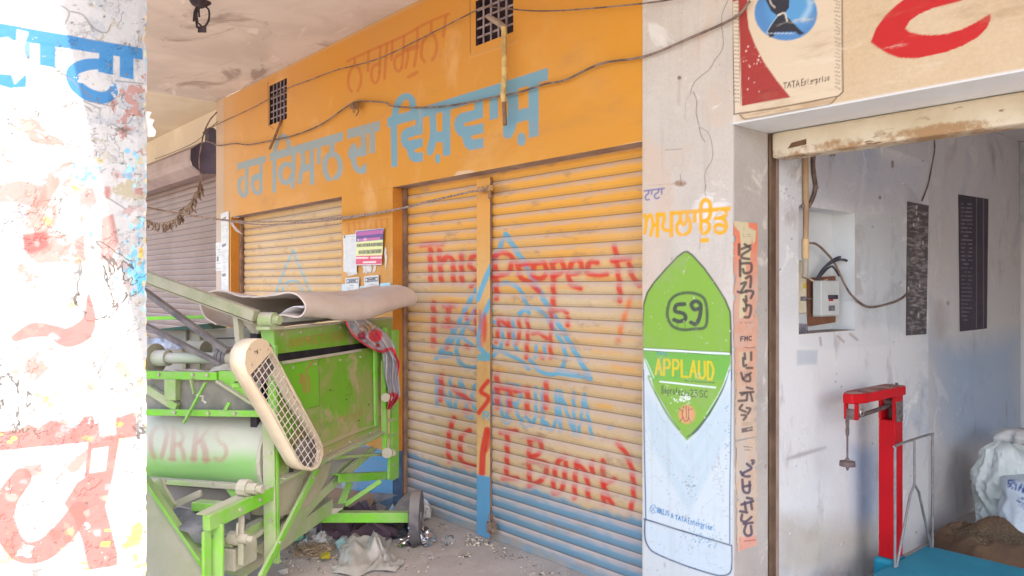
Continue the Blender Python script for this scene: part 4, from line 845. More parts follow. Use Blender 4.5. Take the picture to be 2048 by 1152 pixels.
# strips pasted on the door jamb
m_str = cmat('sticker_paper', (.60, .46, .36), (.54, .39, .29), 9, (.35, .65), bump=.25, bsc=30, wear=(26, .34, .25), patches=[((.50,.44,.38), 8, .52, .60)], grime=[((.25,.17,.13), 12, .58, .70, .5, (1,1,.5))])
J1 = lambda p: crop(1455, 430, 4.43, p); J2 = lambda p: crop(1455, 670, 5.01, p); J3 = lambda p: crop(1455, 860, 4.43, p)
INKB = (.07, .055, .06); OR = (.72, .19, .10)
def s_up(c, q):
    c.fill(lambda X, Y, P: np.clip((610 - Y) / 130, .35, 1) * .9, OR)
    c.poly(J1([(50,40),(180,60),(185,110),(250,140),(245,230),(225,260),(215,200),(205,300),(200,420),(160,430),(165,600),(160,750),(150,900),(100,915),(105,780),(120,600),(120,300),(105,150),(60,100)]), (.58,.52,.34), .95, 1)
    for p in ([(150,260),(200,300),(130,350),(130,380),(190,390)],[(125,300),(200,270)],[(120,430),(205,430),(205,500),(150,515),(135,480)],[(160,560),(205,545),(200,640)],[(120,610),(160,600),(120,680),(165,680)],[(160,670),(225,680),(205,735)],[(90,680),(120,690)],[(160,720),(165,760)],[(140,750),(165,800),(150,850),(140,830)],[(165,800),(205,810),(190,900),(150,905)],[(110,400),(110,540)],[(100,260),(100,350)]): c.stroke(J1(p), 5.5, INKB, .85)
    c.lines(J1([(120,165),(210,165),(210,200),(120,200)]), 2, INKB, .8, .6); c.lines(J1([(95,945),(240,945),(240,965),(95,965)]), 2, INKB, 1, .6)
    c.text('FMC', J1([(115,1118)])[0], J1([(210,1112)])[0], 9, 9, 2.2, INKB, .35)
paper('orange_strip', 'bright orange torn vertical strip with black lettering, upper one on the door jamb', [(1467,442),(1515,447),(1515,692),(1467,695)], XJ + .003, 60, 270, s_up, mat=m_str, tear=1.7, warp=.001, plane='X')
def s_lo(c, q):
    c.fill(lambda X, Y, P: np.clip((800 - Y) / 130, 0, .7), (.62,.28,.18))
    c.stroke(J2([(75,90),(120,95)]), 1.5, INKB, .8); c.stroke(J2([(140,105),(200,128),(285,125)]), 1.5, INKB, .8)
    c.poly(J2([(110,170),(215,165),(220,250),(180,330),(150,360),(120,300)]), (.56,.45,.32), .8, 2)
    for p in ([(235,175),(235,250)],[(170,185),(175,240)],[(155,230),(160,310),(185,300)],[(190,330),(245,330)],[(135,380),(160,450),(220,460),(215,400),(180,400)],[(150,440),(230,380)],[(190,525),(245,540)],[(125,580),(255,570)],[(140,600),(190,580),(190,650)],[(225,580),(245,660)],[(110,660),(180,655)],[(145,700),(120,740),(180,770)],[(190,730),(225,740),(200,790)],[(140,800),(185,810),(160,850)]): c.stroke(J2(p), 5, INKB, .85)
    c.lines(J2([(130,870),(235,870),(235,910),(130,915)]), 2, INKB, 1, .6); c.poly(J2([(140,935),(250,915),(250,960),(140,980)]), INKB, .8); c.lines(J2([(145,940),(248,922),(248,952),(145,972)]), 1, (.5,.42,.34), 2.5, .6)
paper('brown_strip', 'faded salmon vertical strip with black lettering in the middle of the door jamb', [(1469,690),(1513,690),(1513,872),(1470,880)], XJ + .0025, 56, 210, s_lo, mat=m_str, tear=3.9, warp=.001, plane='X')
def s_lw(c, q):
    c.poly(J3([(95,950),(270,930),(270,1010),(180,1060),(95,1075)]), (.66,.28,.22), .7, 3)
    c.lines(J3([(130,130),(220,140),(220,190),(130,190)]), 2, INKB, 1.5, .7)
    for p in ([(170,300),(210,340),(140,380),(150,410),(195,410)],[(115,370),(130,400)],[(215,270),(235,275),(220,300)],[(130,440),(140,540),(190,550),(195,460)],[(145,500),(200,490)],[(170,600),(215,610)],[(120,660),(225,630)],[(150,640),(160,710)],[(205,640),(215,700)],[(110,720),(170,730)],[(125,750),(120,800),(160,810),(210,770)],[(140,830),(220,820)],[(160,840),(145,900),(170,935),(210,920),(205,850)]): c.stroke(J3(p), 5.5, (.075,.06,.10), .9)
    c.lines(J3([(100,960),(255,945),(255,1000),(100,1015)]), 1, (.35,.08,.07), 2, .8)
paper('brown_strip', 'beige vertical strip with purple-black lettering at the foot of the door jamb', [(1470,884),(1514,874),(1514,1090),(1473,1104)], XJ + .002, 56, 250, s_lw, mat=m_str, tear=6.1, warp=.001, plane='X')

# ================================================================== cables, rope, sticks, ceiling hook
m_cab = pmat('dusty_cable', (.10, .065, .055), (.24, .17, .14), 15, .8, bump=.2)
m_rope = pmat('jute_rope', (.36, .26, .20), (.16, .10, .08), 60, .9, bump=.6, bsc=200)
def cable(name, label, pts, Y, r, mat=m_cab, cat='cable', n=6, fn=None):
    P = []
    for p in pts:
        yy = p[2] if len(p) > 2 else Y; P.append(onY(p[0], p[1], yy))
    o = G().tube(smoothpath(P, 8), r, 6).done(name, mat, None, smooth=True); tag(o, label, cat); return o
cable('cable', 'thin upper cable strung across both barred vents of the yellow wall', [(1420,-22),(1330,1),(1180,17),(1080,22),(1010,17),(968,14),(940,27),(875,60),(760,116),(670,141),(620,160),(575,177),(510,213),(440,246),(425,254)], 2.96, .0042)
cable('cable', 'thick twisted lower cable sagging across the blue lettering', [(1500,2),(1468,36),(1380,76),(1310,106),(1270,117),(1200,128),(1130,160),(1090,168),(1040,184),(1000,192),(900,211),(830,215),(782,212),(768,205),(715,203),(690,216),(640,250),(590,270),(560,277),(500,289),(470,287),(437,291),(425,286),(412,282)], 2.97, .006)
cable('cable', 'dark cable drooping over the octagonal shutter-box end', [(434,224,2.95),(420,240,2.9),(408,265,2.85),(403,290,2.8),(399,315,2.8),(400,342,2.8),(405,362,2.8)], 2.85, .007)
cable('cable', 'thin wire running from the shutter motor towards the pillar', [(436,243,2.96),(424,253,2.9),(408,270,2.85),(392,283,2.85),(375,292,2.85),(345,305,2.85),(310,318,2.85)], 2.85, .004)
cable('rope', 'two-strand rope stretched from the pillar to the latch of the centre post', [(290,414,2.3),(330,422,2.5),(380,431,2.7),(430,438,2.85),(458,441,2.93)], 2.9, .010, m_rope, 'rope')
for dy, dr in ((0, 0), (5, 2)):
    cable('rope', 'slack rope strand crossing the left shutter, ' + ('upper of two' if dy == 0 else 'lower of two'), [(458,441+dr,2.93),(520,444+dy,2.95),(600,441+dy,2.95),(690,434+dy*.6,2.96),(780,421+dr*.5,2.96),(860,402+dr*.3,2.97),(930,386,2.99),(968,379,3.02)], 2.95, .007, m_rope, 'rope')
g = G()
for i in range(7): g.tube(smoothpath([onY(459 + i*.4, 441, 2.93), onY(465 + i*1.5, 452 + i, 2.95), onY(472 + i*2.2, 462 + i*1.1, 2.97)], 4), .005, 5)
tag(g.done('frayed_rope_end', pmat('pale_fibre', (.55,.44,.36), (.35,.25,.2), 40, .9), None, smooth=True), 'frayed pale rope end knotted at the corner of the left shutter', 'rope end')
g = G().cyl(onY(704,212,2.99), onY(712,212,2.93), .022, 14); g.tube(smoothpath([onY(712,214,2.96), onY(717,222,2.95), onY(712,232,2.95)], 4), .005)
tag(g.done('cable_clamp', pmat('brown_clamp', (.22,.12,.06), None, 20, .8), None), 'small brown cable clamp on the orange wall above the lettering', 'cable clamp')
m_can = pmat('yellowed_pipe', (.56, .42, .17), (.35, .23, .09), 14, .6, bump=.15)
po = thing('bent_pipe', 'yellowed pipe hanging from the large vent down over the blue lettering', 'pipe', onY(1008,250,2.93))
G().tube([onY(977,33,3.03), onY(1003,50,2.97), onY(1008,54,2.95)], .018, 10).done('pipe_elbow', pmat('grey_elbow', (.36,.27,.2), None, 14, .7), po, smooth='auto')
G().tube([onY(1008,54,2.945), onY(1009,150,2.945), onY(1006,190,2.945), onY(1008,205,2.945)], .0165, 10).done('pipe_length', m_can, po, smooth='auto')
G().tube([onY(1008,205,2.945), onY(1010,250,2.945)], .013, 10).done('pipe_tip', pmat('dark_pipe_tip', (.22,.12,.07), None, 14, .7), po, smooth='auto')
o = G().tube([onY(563,239,2.99), onY(552,268,2.96), onY(539,298,2.94)], .012, 7).done('stick', pmat('dark_stick', (.14,.075,.04), (.25,.14,.08), 18, .8), None); tag(o, 'dark stick poking out under the small left vent', 'stick')
# ceiling hook with burnt wires
hx = onZ(402, 4, ZC); hk = thing('fan_hook', 'sooty ceiling fan hook with dangling burnt wire loop', 'ceiling hook', hx)
sc_ = 1 / F_PX * np.linalg.norm((hx - CAMP)[:2])
hd_ = np.array([SX, SY, 0.])
H = lambda dx, dy: hx + hd_ * dx * sc_ + z(0, 0, -dy * sc_)
m_soot = pmat('soot_black', (.03, .02, .028), (.06, .045, .05), 15, .8)
G().tube([H(0,-3), H(0,4), H(2,10)], [.085,.06,.02], 14).done('hook_plate', m_soot, hk)
g = G()
for dx, ln in ((-12, 36), (-8, 40), (-10, 48), (-4, 28)): g.tube(smoothpath([H(dx*.4, 4), H(dx, ln*.5), H(dx + random.uniform(-3,3), ln)], 4), .007, 5)
g.done('wire_stub', m_soot, hk)
G().tube(smoothpath([H(4,6), H(14,14), H(15,30), H(10,42), H(3,46), H(-4,40)], 5), .007, 6).done('wire_loop', m_soot, hk)
g = G().obox(H(2,51), hd_ * .018, z(.008,.01,0), z(0,0,.022)); g.done('connector', m_soot, hk, bevel=.004)
# dried leaf garland
lp = smoothpath([onY(x, y, 2.75) for x, y in ((292,438),(318,446),(345,440),(365,420),(385,400),(393,385),(403,360))], 10)
g = G().tube(lp, .004, 5); rng = random.Random(4)
for i, p in enumerate(lp):
    for k in range(2 if i % 3 else 1):
        L = rng.uniform(.06, .13); a = rng.uniform(-.9, .9); d = np.array([SX * a * .5 + rng.uniform(-.3,.3), SY * a * .5 + rng.uniform(-.3,.3), -1 + abs(a) * .5]); d /= np.linalg.norm(d)
        s_ = np.cross(d, [rng.uniform(-1,1), rng.uniform(-1,1), .2]); s_ /= np.linalg.norm(s_); w = L * .13; n_ = np.cross(d, s_) * .012
        b = p + z(0, rng.uniform(-.02,.02), 0)
        V = [b, b + d*L*.35 + s_*w + n_, b + d*L*.4, b + d*L*.35 - s_*w + n_, b + d*L*.75 + s_*w*.7, b + d*L*.8 - n_, b + d*L*.75 - s_*w*.7, b + d*L + n_*2]
        g.add(V, [[0,1,2],[0,2,3],[1,4,5,2],[2,5,6,3],[4,7,5],[5,7,6]])
tag(g.done('leaf_garland', pmat('dry_leaf', (.20,.13,.09), (.30,.21,.15), 20, .9, bump=0), None), 'string of dried brown leaves hanging before the brown shutter', 'garland')
# ================================================================== green threshing machine
U3 = np.array([SX * .309 - SY * .951, SY * .309 + SX * .951, 0.]); U3 /= np.linalg.norm(U3)
V3 = np.array([-U3[1] * -1, 0, 0]); V3 = np.array([U3[1], -U3[0], 0.])
P0 = atT(545, 576, 3.97); P0[2] = 0
K = z(0, 0, 1)
def pl_(px, py, n, o): d = ray(px, py); return CAMP + d * (np.dot(o - CAMP, n) / np.dot(d, n))
def mp(px, py, d=0.): return pl_(px, py, V3, P0 + V3 * d)        # on the long side of the machine, d towards the viewer
def mq(px, py, s=0.): return pl_(px, py, U3, P0 + U3 * s)        # on its end, s away from the viewer
def loc(s, w, h): return P0 + U3 * s + V3 * w + K * h
DUST = (.37, .325, .255)
GRN = (.135, .40, .022); GRN2 = (.17, .48, .03)
m_grn = pmat('green_machine_paint', GRN2, GRN, 3, .5, dust=DUST, damt=.6, dlo=.2, bump=.2, bsc=25, spots=((.12, .07, .035), 22, .70))
m_grd = pmat('dusty_green_paint', (.20, .38, .07), (.36, .34, .24), 2.2, .8, dust=(.42, .375, .30), damt=.9, dlo=.1, bump=.2)
m_grey = pmat('chaff_dusted_steel', (.40, .36, .29), (.30, .30, .20), 3, .9, dust=(.44, .39, .32), damt=.8, bump=.3, bsc=80)
m_mdk = pmat('machine_dark', (.028, .022, .03), (.05, .04, .05), 6, .85, bump=0)
m_belt = pmat('rubber_belt', (.09, .078, .085), (.15, .13, .125), 10, .75, dust=(.3, .27, .24), damt=.5)
m_cream2 = pmat('cream_enamel', (.70, .60, .44), (.64, .52, .37), 4, .5, spots=((.16, .08, .04), 26, .71), bump=.15, dust=(.5, .42, .33), damt=.4, dlo=.5)
mach = thing('threshing_machine', 'green grain threshing machine thick with chaff dust, cream mesh belt guard on its side', 'threshing machine', loc(.6, -.3, 0))
mk_ = lambda n, g, m=m_grn, **k: g.done(n, m, mach, **k)
def bar(n, p, q, w, h, m=m_grn, up=K, bv=.003): return G().bar(p, q, w, h, up).done(n, m, mach, bevel=bv)
def ang(n, p, q, w, th=.006, m=m_grn, up=K, flip=1): return G().angle(p, q, w, th, up, flip).done(n, m, mach)

# long side: header plate, slot, door plate
m_side = cmat('green_side_paint', (.13, .29, .016), (.125, .34, .016), 2, (.3, .7), bump=.55, bsc=7, rough=.5, patches=[((.27, .25, .10), 1.9, .46, .66), ((.33, .28, .15), 4.5, .52, .66)],
              grime=[((.38, .33, .25), 6, .60, .75, .55, (1, 1, .5)), ((.05, .05, .02), 60, .70, .74, .6, None)], wear=(20, .3, .2))
hq = [mp(545,657), mp(784,633), mp(786,678), mp(551,708)]
hp = Canvas.quad(hq, 240, 56)
hp.fill(lambda X, Y, P: np.clip(1 - np.abs((Y - (662 - (X-545)*.1)) / 22), 0, 1) * .5, (.33,.29,.17))
hp.text('GURPREETSINGH', (578, 694), (690, 679), 15, 17, 2.2, (.32,.12,.05), .35, .75, soft=1.2)
hp.mesh('header_plate', m_side, mach)
G().prism([p - V3 * .004 for p in hq], -V3 * .006).done('header_backing', m_grn, mach)
dq = [mp(557,724), mp(762,692), mp(762,866), mp(556,958)]
dp = Canvas.quad(dq, 210, 240)
ED = lambda p: crop(500, 560, 3.389, p)
dp.poly(ED([(205,535),(460,500),(470,850),(300,905),(210,700)]), (.125,.37,.015), .75, 2)
dp.stroke(ED([(462,505),(470,700),(475,1060)]), 1.6, (.07,.14,.01), .8); dp.stroke(ED([(470,525),(740,480)]), 1.5, (.07,.14,.01), .5)
dp.stroke(ED([(395,870),(470,850)]), 1.6, (.07,.14,.01), .8); dp.poly(ED([(470,860),(472,1040),(495,1020),(490,870),(390,880),(400,940)]), (.33,.29,.17), .6, 4)
for p in ([(335,640),(350,660),(345,700),(335,685)],[(350,640),(362,670),(365,760)],[(380,760),(378,650),(395,590),(412,575)],[(412,575),(425,550),(438,560)],[(400,650),(405,760)]): dp.stroke(ED(p), 3.2, (.36,.13,.06), .8, 1)
for i in range(20):
    x = 480 + i * 15; y = 975 - i * 5 + random.uniform(-8, 8); dp.stroke(ED([(x, y), (x + random.uniform(-6,8), y + random.uniform(20,45))]), 2, (.10,.20,.02) if i < 8 else (.33,.13,.05), .55, 1)
dp.stroke(ED([(660,740),(680,700),(690,770),(650,780)]), 1.8, (.13,.12,.03), .6); dp.stroke(ED([(520,745),(565,750)]), 2.5, (.13,.12,.03), .4)
for x, y in ((738,952),(805,845),(545,745),(655,810)): dp.ell(*ED([(x,y)])[0], 1.6, 1.8, (.03,.04,.02), .9)
dp.poly(ED([(490,1110),(700,1020),(860,975),(862,990),(700,1045),(490,1140)]), (.36,.30,.19), .7, 2); dp.stroke(ED([(490,1142),(700,1050),(862,992)]), 1.4, (.06,.13,.01), .7)
dp.poly([(556,945),(640,912),(762,852),(762,870),(640,930),(556,962)], (.36,.31,.22), .6, 4)
dp.mesh('door_plate', m_side, mach)
G().prism([p - V3 * .004 for p in dq], -V3 * .006).done('door_backing', m_grn, mach)
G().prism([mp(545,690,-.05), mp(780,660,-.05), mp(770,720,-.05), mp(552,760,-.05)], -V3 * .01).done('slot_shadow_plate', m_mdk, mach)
bar('slot_lip', mp(566,726,.006), mp(722,700,.006), .012, .016, m_grey); bar('plate_flange', mp(750,697,.012), mp(752,852,.012), .016, .04, up=U3)
bar('header_lip', mp(547,659,.01), mp(784,635,.01), .02, .012, m_grey)
# far end uprights
bar('upright', mp(769,655,.03), mp(770,905,.03), .03, .035, up=U3); bar('upright', mp(789,660,.0), mp(789,958,.0), .02, .10, up=U3)
bar('upright', mp(782,900,.02), mp(779,958,.02), .02, .05, up=U3)
for y in (842, 872): bar('rung', mp(773,y,.005), mp(792,y-4,.005), .012, .02, m_grd)
bh = G().cyl(mp(774,906,.055), mp(777,905,.0), .035, 10); bh.cyl(mp(785,906,.06), mp(787,905,.01), .022, 8); bh.done('bolt_bearing', m_grey, mach, smooth='auto')
G().cyl(mp(776,878,.05), mp(776,905,.05), .005, 6).done('pin', m_grey, mach)
bh = G().cyl(mp(771,795,.06), mp(774,794,.02), .03, 10).cyl(mp(779,796,.05), mp(781,795,.02), .022, 8); bh.done('bolt_bearing', m_grey, mach, smooth='auto')
# lower side: sloping skirt, belly, chute
ang('side_sill', mp(558,962,.01), mp(762,868,.01), .035, .008, m_grd)
bl_ = [mp(x, y, -.02) for x, y in ((552,960),(640,928),(662,925),(655,955),(640,985),(618,1010),(590,1026),(553,1034))]
G().prism(bl_, -V3 * .55).done('belly_pan', pmat('olive_dusty_pan', (.25,.26,.13), (.33,.30,.20), 3, .85, dust=DUST, damt=.7), mach, smooth='auto')
G().cyl(mp(572,943,-.012), mp(572,943,-.03), .038, 20).done('belly_hole', m_mdk, mach)
ct = [mp(x, y, -.10) for x, y in ((742,903),(757,896),(690,955),(640,1005),(570,1082),(532,1112),(505,1100),(570,1050),(640,985),(690,925))]
G().prism(ct, -V3 * .45).done('chute', m_grd, mach)
bar('chute_rail', mp(745,899,-.07), mp(560,1060,-.07), .02, .055, m_grd, up=K)
bar('brace', mp(633,938,.03), mp(521,1156,.03), .02, .038, up=U3)
ang('lower_beam', mp(677,957,.0), mp(779,951,.0), .05, .007, flip=-1)
bar('tie', mp(668,915,-.03), mp(772,908,-.03), .02, .02, m_grd)
AX = lambda x, y, d=0: atT(x, y, 4.84 + d)
ax_b = bar('axle', AX(598,1033), AX(818,1033), .06, .062, m_grn)
bar('axle_strut', AX(700,965,.1), AX(676,1024,.03), .02, .045, up=z(SX,SY,0)); bar('axle_strut', AX(762,962,.1), AX(690,1010,.05), .02, .03, up=z(SX,SY,0)); bar('axle_strut', AX(637,990,.05), AX(650,1024,.03), .02, .055, up=z(SX,SY,0))
G().prism([AX(x, y, -.06) for x, y in ((632,1018),(685,1016),(672,1028),(648,1029))], z(-SY,SX,0) * .12).done('pivot_shoe', m_grey, mach)
m_wheel = pmat('grey_iron_wheel', (.075, .068, .078), (.12, .105, .105), 5, .7, dust=(.30,.26,.24), damt=.5, bump=.2)
rt = np.array([SX, SY, 0.]); fw = np.array([-SY, SX, 0.])
wc = atT(833, 1033, 4.84); wr = wc[2] * .99; wdir = rt * .99 + fw * .01; wdir /= np.linalg.norm(wdir)
g = G(); prof = [(-.03, wr*.86), (-.03, wr), (.03, wr), (.03, wr*.86)]
n = 36; side2 = np.cross(wdir, K); V = []
for i in range(n):
    th = 2 * math.pi * i / n; rd = side2 * math.cos(th) + K * math.sin(th)
    for a, r in prof: V.append(wc + wdir * a + rd * r)
Fs = [[i*4+j, i*4+(j+1)%4, ((i+1)%n)*4+(j+1)%4, ((i+1)%n)*4+j] for i in range(n) for j in range(4)]
wh = g.add(V, Fs).done('wheel', m_wheel, mach, smooth='auto')
ORG[wh.name] = ORG[mach.name]
G().cyl(wc - wdir * .026, wc + wdir * .026, wr * .93, 30).done('wheel_disc', m_wheel, wh, smooth='auto')
G().cyl(wc - wdir * .034, wc + wdir * .034, .03, 16).done('hub', m_wheel, wh, smooth='auto')
G().prism([AX(x, y, .02) for x, y in ((780,1032),(790,1014),(804,1000),(823,990),(823,1032))], z(-SY,SX,0) * .14).done('wheel_fork', m_wheel, mach, bevel=.01)

# belt guard: solid cap, rim, woven wire
gd = .16
CF = lambda p: crop(290, 560, 3.84, p)
front = [(494,742),(490,726),(492,704),(501,688),(514,679),(525,677),(535,682),(543,694),(560,726),(585,773),(613,826),(640,876),(646,892),(647,908),(643,924),(636,936),(625,942),(611,939),(600,930),(592,916),(570,876),(545,830),(518,783)]
FP = [mp(x, y, gd) for x, y in front]
guard = G(); gb = [p - V3 * .085 for p in FP]; nF = len(FP)
cen = sum(FP) / nF
inner = [p + (cen - p) / np.linalg.norm(cen - p) * .022 for p in FP]
guard.add(FP + gb, [[i, (i+1)%nF, nF+(i+1)%nF, nF+i] for i in range(nF)])
gobj = guard.done('belt_guard', m_cream2, mach, smooth='auto', sharp=.9)
gobj.modifiers.new('thick', 'SOLIDIFY').thickness = .004
ORG[gobj.name] = ORG[mach.name]
rim = G().add(FP + inner, [[i, (i+1)%nF, nF+(i+1)%nF, nF+i] for i in range(nF)]).done('guard_rim', m_cream2, gobj)
cap = [mp(x, y, gd + .0015) for x, y in [(499,752),(494,742),(490,726),(492,704),(501,688),(514,679),(525,677),(535,682),(543,694),(546,700)]]
m_cap = pmat('cream_cap_worn', (.60, .47, .33), (.56, .42, .28), 6, .55, spots=((.12, .06, .035), 34, .60), bump=.15)
G().prism(cap, -V3 * .002).done('guard_cap', m_cap, gobj)
# wires clipped to the opening
poly2 = np.array(front); 
def inside(x, y):
    c = False; n = len(front)
    for i in range(n):
        (x0, y0), (x1, y1) = front[i], front[(i+1) % n]
        if (y0 > y) != (y1 > y) and x < (x1-x0)*(y-y0)/(y1-y0)+x0: c = not c
    return c
g = G()
def wires(dx, dy, sp):
    L = math.hypot(dx, dy); dx, dy = dx/L, dy/L; nx, ny = -dy, dx
    for k in range(-30, 31):
        ox, oy = 570 + nx*sp*k, 810 + ny*sp*k; run = []
        for t in range(-200, 201, 2):
            x, y = ox + dx*t, oy + dy*t
            ok = inside(x, y) and (y - 752) > (x - 499) * (-1.11)
            if ok: run.append((x, y))
            elif run:
                if len(run) > 2: g.tube([mp(*run[0], gd - .004), mp(*run[-1], gd - .004)], .0024, 5)
                run = []
wires(.50, .87, 10.0); wires(.60, -.80, 12.0)
g.done('wire_mesh', pmat('cream_wire', (.62, .54, .46), (.45, .36, .3), 30, .6, bump=0), gobj)
bar('guard_bracket', mp(463,771,.02), mp(503,768,.08), .02, .022, m_grn)
G().cyl(mp(503,772,.1), mp(503,772,.06), .015, 8).done('bracket_bolt', m_grey, mach)
G().prism([mp(x, y, .03) for x, y in ((468,762),(500,765),(500,775),(475,775))], -V3 * .004).done('bracket_plate', m_grn, mach)
# big belt pulleys behind the guard
for (x, y, r) in ((518,722,.10),(612,905,.075)):
    c = mp(x, y, .10); G().cyl(c - V3 * .02, c + V3 * .02, r, 26).done('guard_pulley', m_belt, mach, smooth='auto')
bar('guard_belt', mp(500,760,.10), mp(592,925,.10), .02, .012, m_belt, up=U3); bar('guard_belt', mp(548,720,.10), mp(640,895,.10), .02, .012, m_belt, up=U3)

# end of the machine: frame, drum, shaft
bar('leg', mq(545,690,0) + V3*.0, mp(550,1126,0), .05, .022, up=U3); bar('leg_flange', mp(537,845,-.01), mp(541,1124,-.01), .012, .07, m_grd, up=V3)
s0 = -.489
bar('front_beam', mp(545,984,0), mp(412,1047,0), .04, .07, up=K); bar('front_beam_lip', mp(545,966,-.03), mp(408,1030,-.03), .09, .008, m_grd)
fl_ = mp(434,1046,0); fl0 = fl_.copy(); fl0[2] = 0; bar('front_leg', fl_, fl0, .07, .016, up=U3); bar('front_leg_flange', mq(413,1061,s0) , np.append(mq(413,1071,s0)[:2], 0), .016, .05, up=U3)
m_drum = cmat('drum_paint', (.34, .40, .22), (.19, .42, .10), 2.2, (.35, .65), bump=.2, bsc=60, rough=.7, dust=((.45, .42, .35), .05, .75, .95), patches=[((.43, .45, .34), 1.6, .38, .58)])
dc = lambda w: loc(.23, w, .70)
th = np.linspace(math.radians(-60), math.radians(150), 60); ws = np.linspace(-1.35, -.085, 160)
RD = .235
DP = np.array([[dc(w) - U3 * RD * math.cos(t) + K * RD * math.sin(t) for w in ws] for t in th])
dr = Canvas(DP)
E3 = lambda p: crop(290, 740, 5.238, p)
dr.poly(E3([(-80,930),(200,930),(850,905),(1000,880),(1200,900),(1200,1200),(-80,1200)]), (.13,.40,.04), .7, 16)
RDS = (.36, .16, .13)
for p, w in (([(120,600),(75,660),(60,740),(70,850),(100,915)], 52), ([(200,590),(230,650),(215,760),(175,910)], 52), ([(300,600),(295,760),(290,930)], 60), ([(360,620),(400,700),(370,770),(330,780)], 45), ([(370,790),(400,860),(410,935)], 45), ([(545,590),(525,760),(510,945)], 60), ([(680,590),(600,700),(560,760)], 40), ([(600,750),(630,850),(640,950)], 70), ([(850,610),(790,600),(750,680),(790,760),(840,800),(850,880),(800,945),(730,930)], 42)):
    dr.stroke(E3(p), w / 5.238, RDS, .55, 2)
for a, b in ((250,320),(480,545),(600,685)): dr.stroke(E3([(a,930),(b,940)]), 5, RDS, .6, 1.5)
drm = dr.mesh('drum', m_drum, mach, smooth=True)
de = mq(522, 905, .0)
g = G(); pts = []
for i in range(24):
    t = 2*math.pi*i/24; pts.append(loc(.23, -.082, .70) + U3 * math.cos(t) * RD * 1.08 + K * math.sin(t) * RD * 1.08)
g.prism(pts, V3 * .02).done('drum_end', m_grey, drm)
def qbar(n, a, b, s, h, dpt=.03, m=m_grn): return bar(n, mq(*a, s), mq(*b, s), dpt, h, m)
qbar('frame_bar', (285,749), (438,752), 0, .042, .04); qbar('frame_bar', (285,824), (524,827), -.01, .034, .03); qbar('frame_bar', (285,959), (486,973), -.02, .028, .04, m_grd)
qbar('frame_bar', (285,637), (466,632), .3, .022, .03); 
G().prism([mq(x, y, -.01) for x, y in ((437,742),(475,742),(500,790),(520,805),(470,790),(437,762))], U3 * .02).done('gusset', m_grn, mach)
bar('gusset_edge', mq(436,762,-.02), mq(524,818,-.02), .04, .014, m_grd)
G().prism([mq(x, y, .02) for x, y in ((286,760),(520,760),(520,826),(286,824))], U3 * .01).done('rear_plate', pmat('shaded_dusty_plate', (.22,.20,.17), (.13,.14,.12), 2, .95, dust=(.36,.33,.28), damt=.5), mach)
bar('stay', mq(345,758,.0), mq(345,800,.0), .04, .075, m_grd, up=V3); bar('stay', mq(292,775,.0), mq(355,815,.0), .03, .045, m_grd, up=K)
bar('hanging_strap', mq(412,765,-.05), mq(368,846,-.05), .012, .022, m_grn, up=U3); bar('hanging_strap', mq(382,757,-.03), mq(389,788,-.03), .01, .022, m_grd, up=U3)
g = G().tube([mq(x, y, -.05) for x, y in ((393,790),(407,793),(405,800),(412,806))], .006, 6); g.done('hook', pmat('pale_steel', (.55,.52,.46), None, 10, .5), mach, smooth='auto')
G().prism([mq(x, y, -.03) for x, y in ((446,820),(455,804),(461,806),(452,822))], U3 * .012).done('clip', m_grn, mach)
def stud(P, n, r=.009, h=.008): G().cyl(P - n * .004, P + n * h, r, 6).done('bolt', m_grey, mach)
for x, y, s_ in ((386,749,-.021),(415,750,-.021),(318,749,-.021),(417,826,-.026),(470,827,-.026),(350,825,-.026),(425,966,-.041),(330,961,-.041),(540,760,-.012),(541,905,-.02),(542,1040,-.02)): stud(mq(x, y, s_), -U3)
for x, y in ((563,668),(600,664),(640,659),(680,655),(585,735),(630,728),(680,720),(720,714),(575,935),(620,918),(660,902),(700,884),(740,866)): stud(mp(x, y, .001), V3, .007, .006)
for x, y, d in ((480,1020,.021),(520,1000,.021),(627,955,.042),(560,1085,.042),(789,700,.012),(789,760,.012),(789,930,.012)): stud(mp(x, y, d), V3, .009, .006)
# shaft, pulleys, belts
shc = lambda x, y=716: mq(x, y, .12)
m_shf = pmat('shaft_sleeve', (.40,.46,.32), (.45,.43,.36), 3, .7, dust=(.47,.43,.37), damt=.8)
G().cyl(shc(336), shc(470), .031, 20).done('shaft', m_shf, mach, smooth='auto')
fpl = G().cyl(shc(294,718), shc(312,718), .088, 32).done('flat_pulley', m_grey, mach, smooth='auto'); G().cyl(shc(306,716), shc(337,716), .046, 24).done('pulley_boss', m_shf, fpl, smooth='auto')
c2 = mq(395,700,.3); G().cyl(c2 - V3*.06, c2 + V3*.06, .055, 20).done('rear_roller', m_grey, mach, smooth='auto')
for x, r in ((440,.058),(448,.06),(456,.06)): G().cyl(shc(x), shc(x+6), r, 24).done('vee_pulley', m_belt, mach, smooth='auto')
G().cyl(shc(462), shc(490), .056, 24).done('bearing_drum', m_grey, mach, smooth='auto')
bar('drive_belt', mq(286,580,.06), mq(456,703,.06), .04, .028, m_belt); bar('drive_belt', mq(286,648,.06), mq(444,730,.06), .04, .024, m_belt)
mnd = G()
for i in range(9):
    a = mq(418 + i*6, 738 - math.sin(i/8*math.pi)*14 - i*.6, .03); mnd.v.append(tuple(a))
P_ = np.array([[mq(415 + i*7.5, 748 - (math.sin(i/9*math.pi)**.7)*22*math.sin((j+.5)/6*math.pi) + (j-3)*.6, .0 + j*.035) for i in range(10)] for j in range(7)])
G().sheet(P_).done('chaff_heap', pmat('chaff', (.46,.42,.34), (.38,.34,.27), 30, .95, bump=.5, bsc=150), mach, smooth=True)
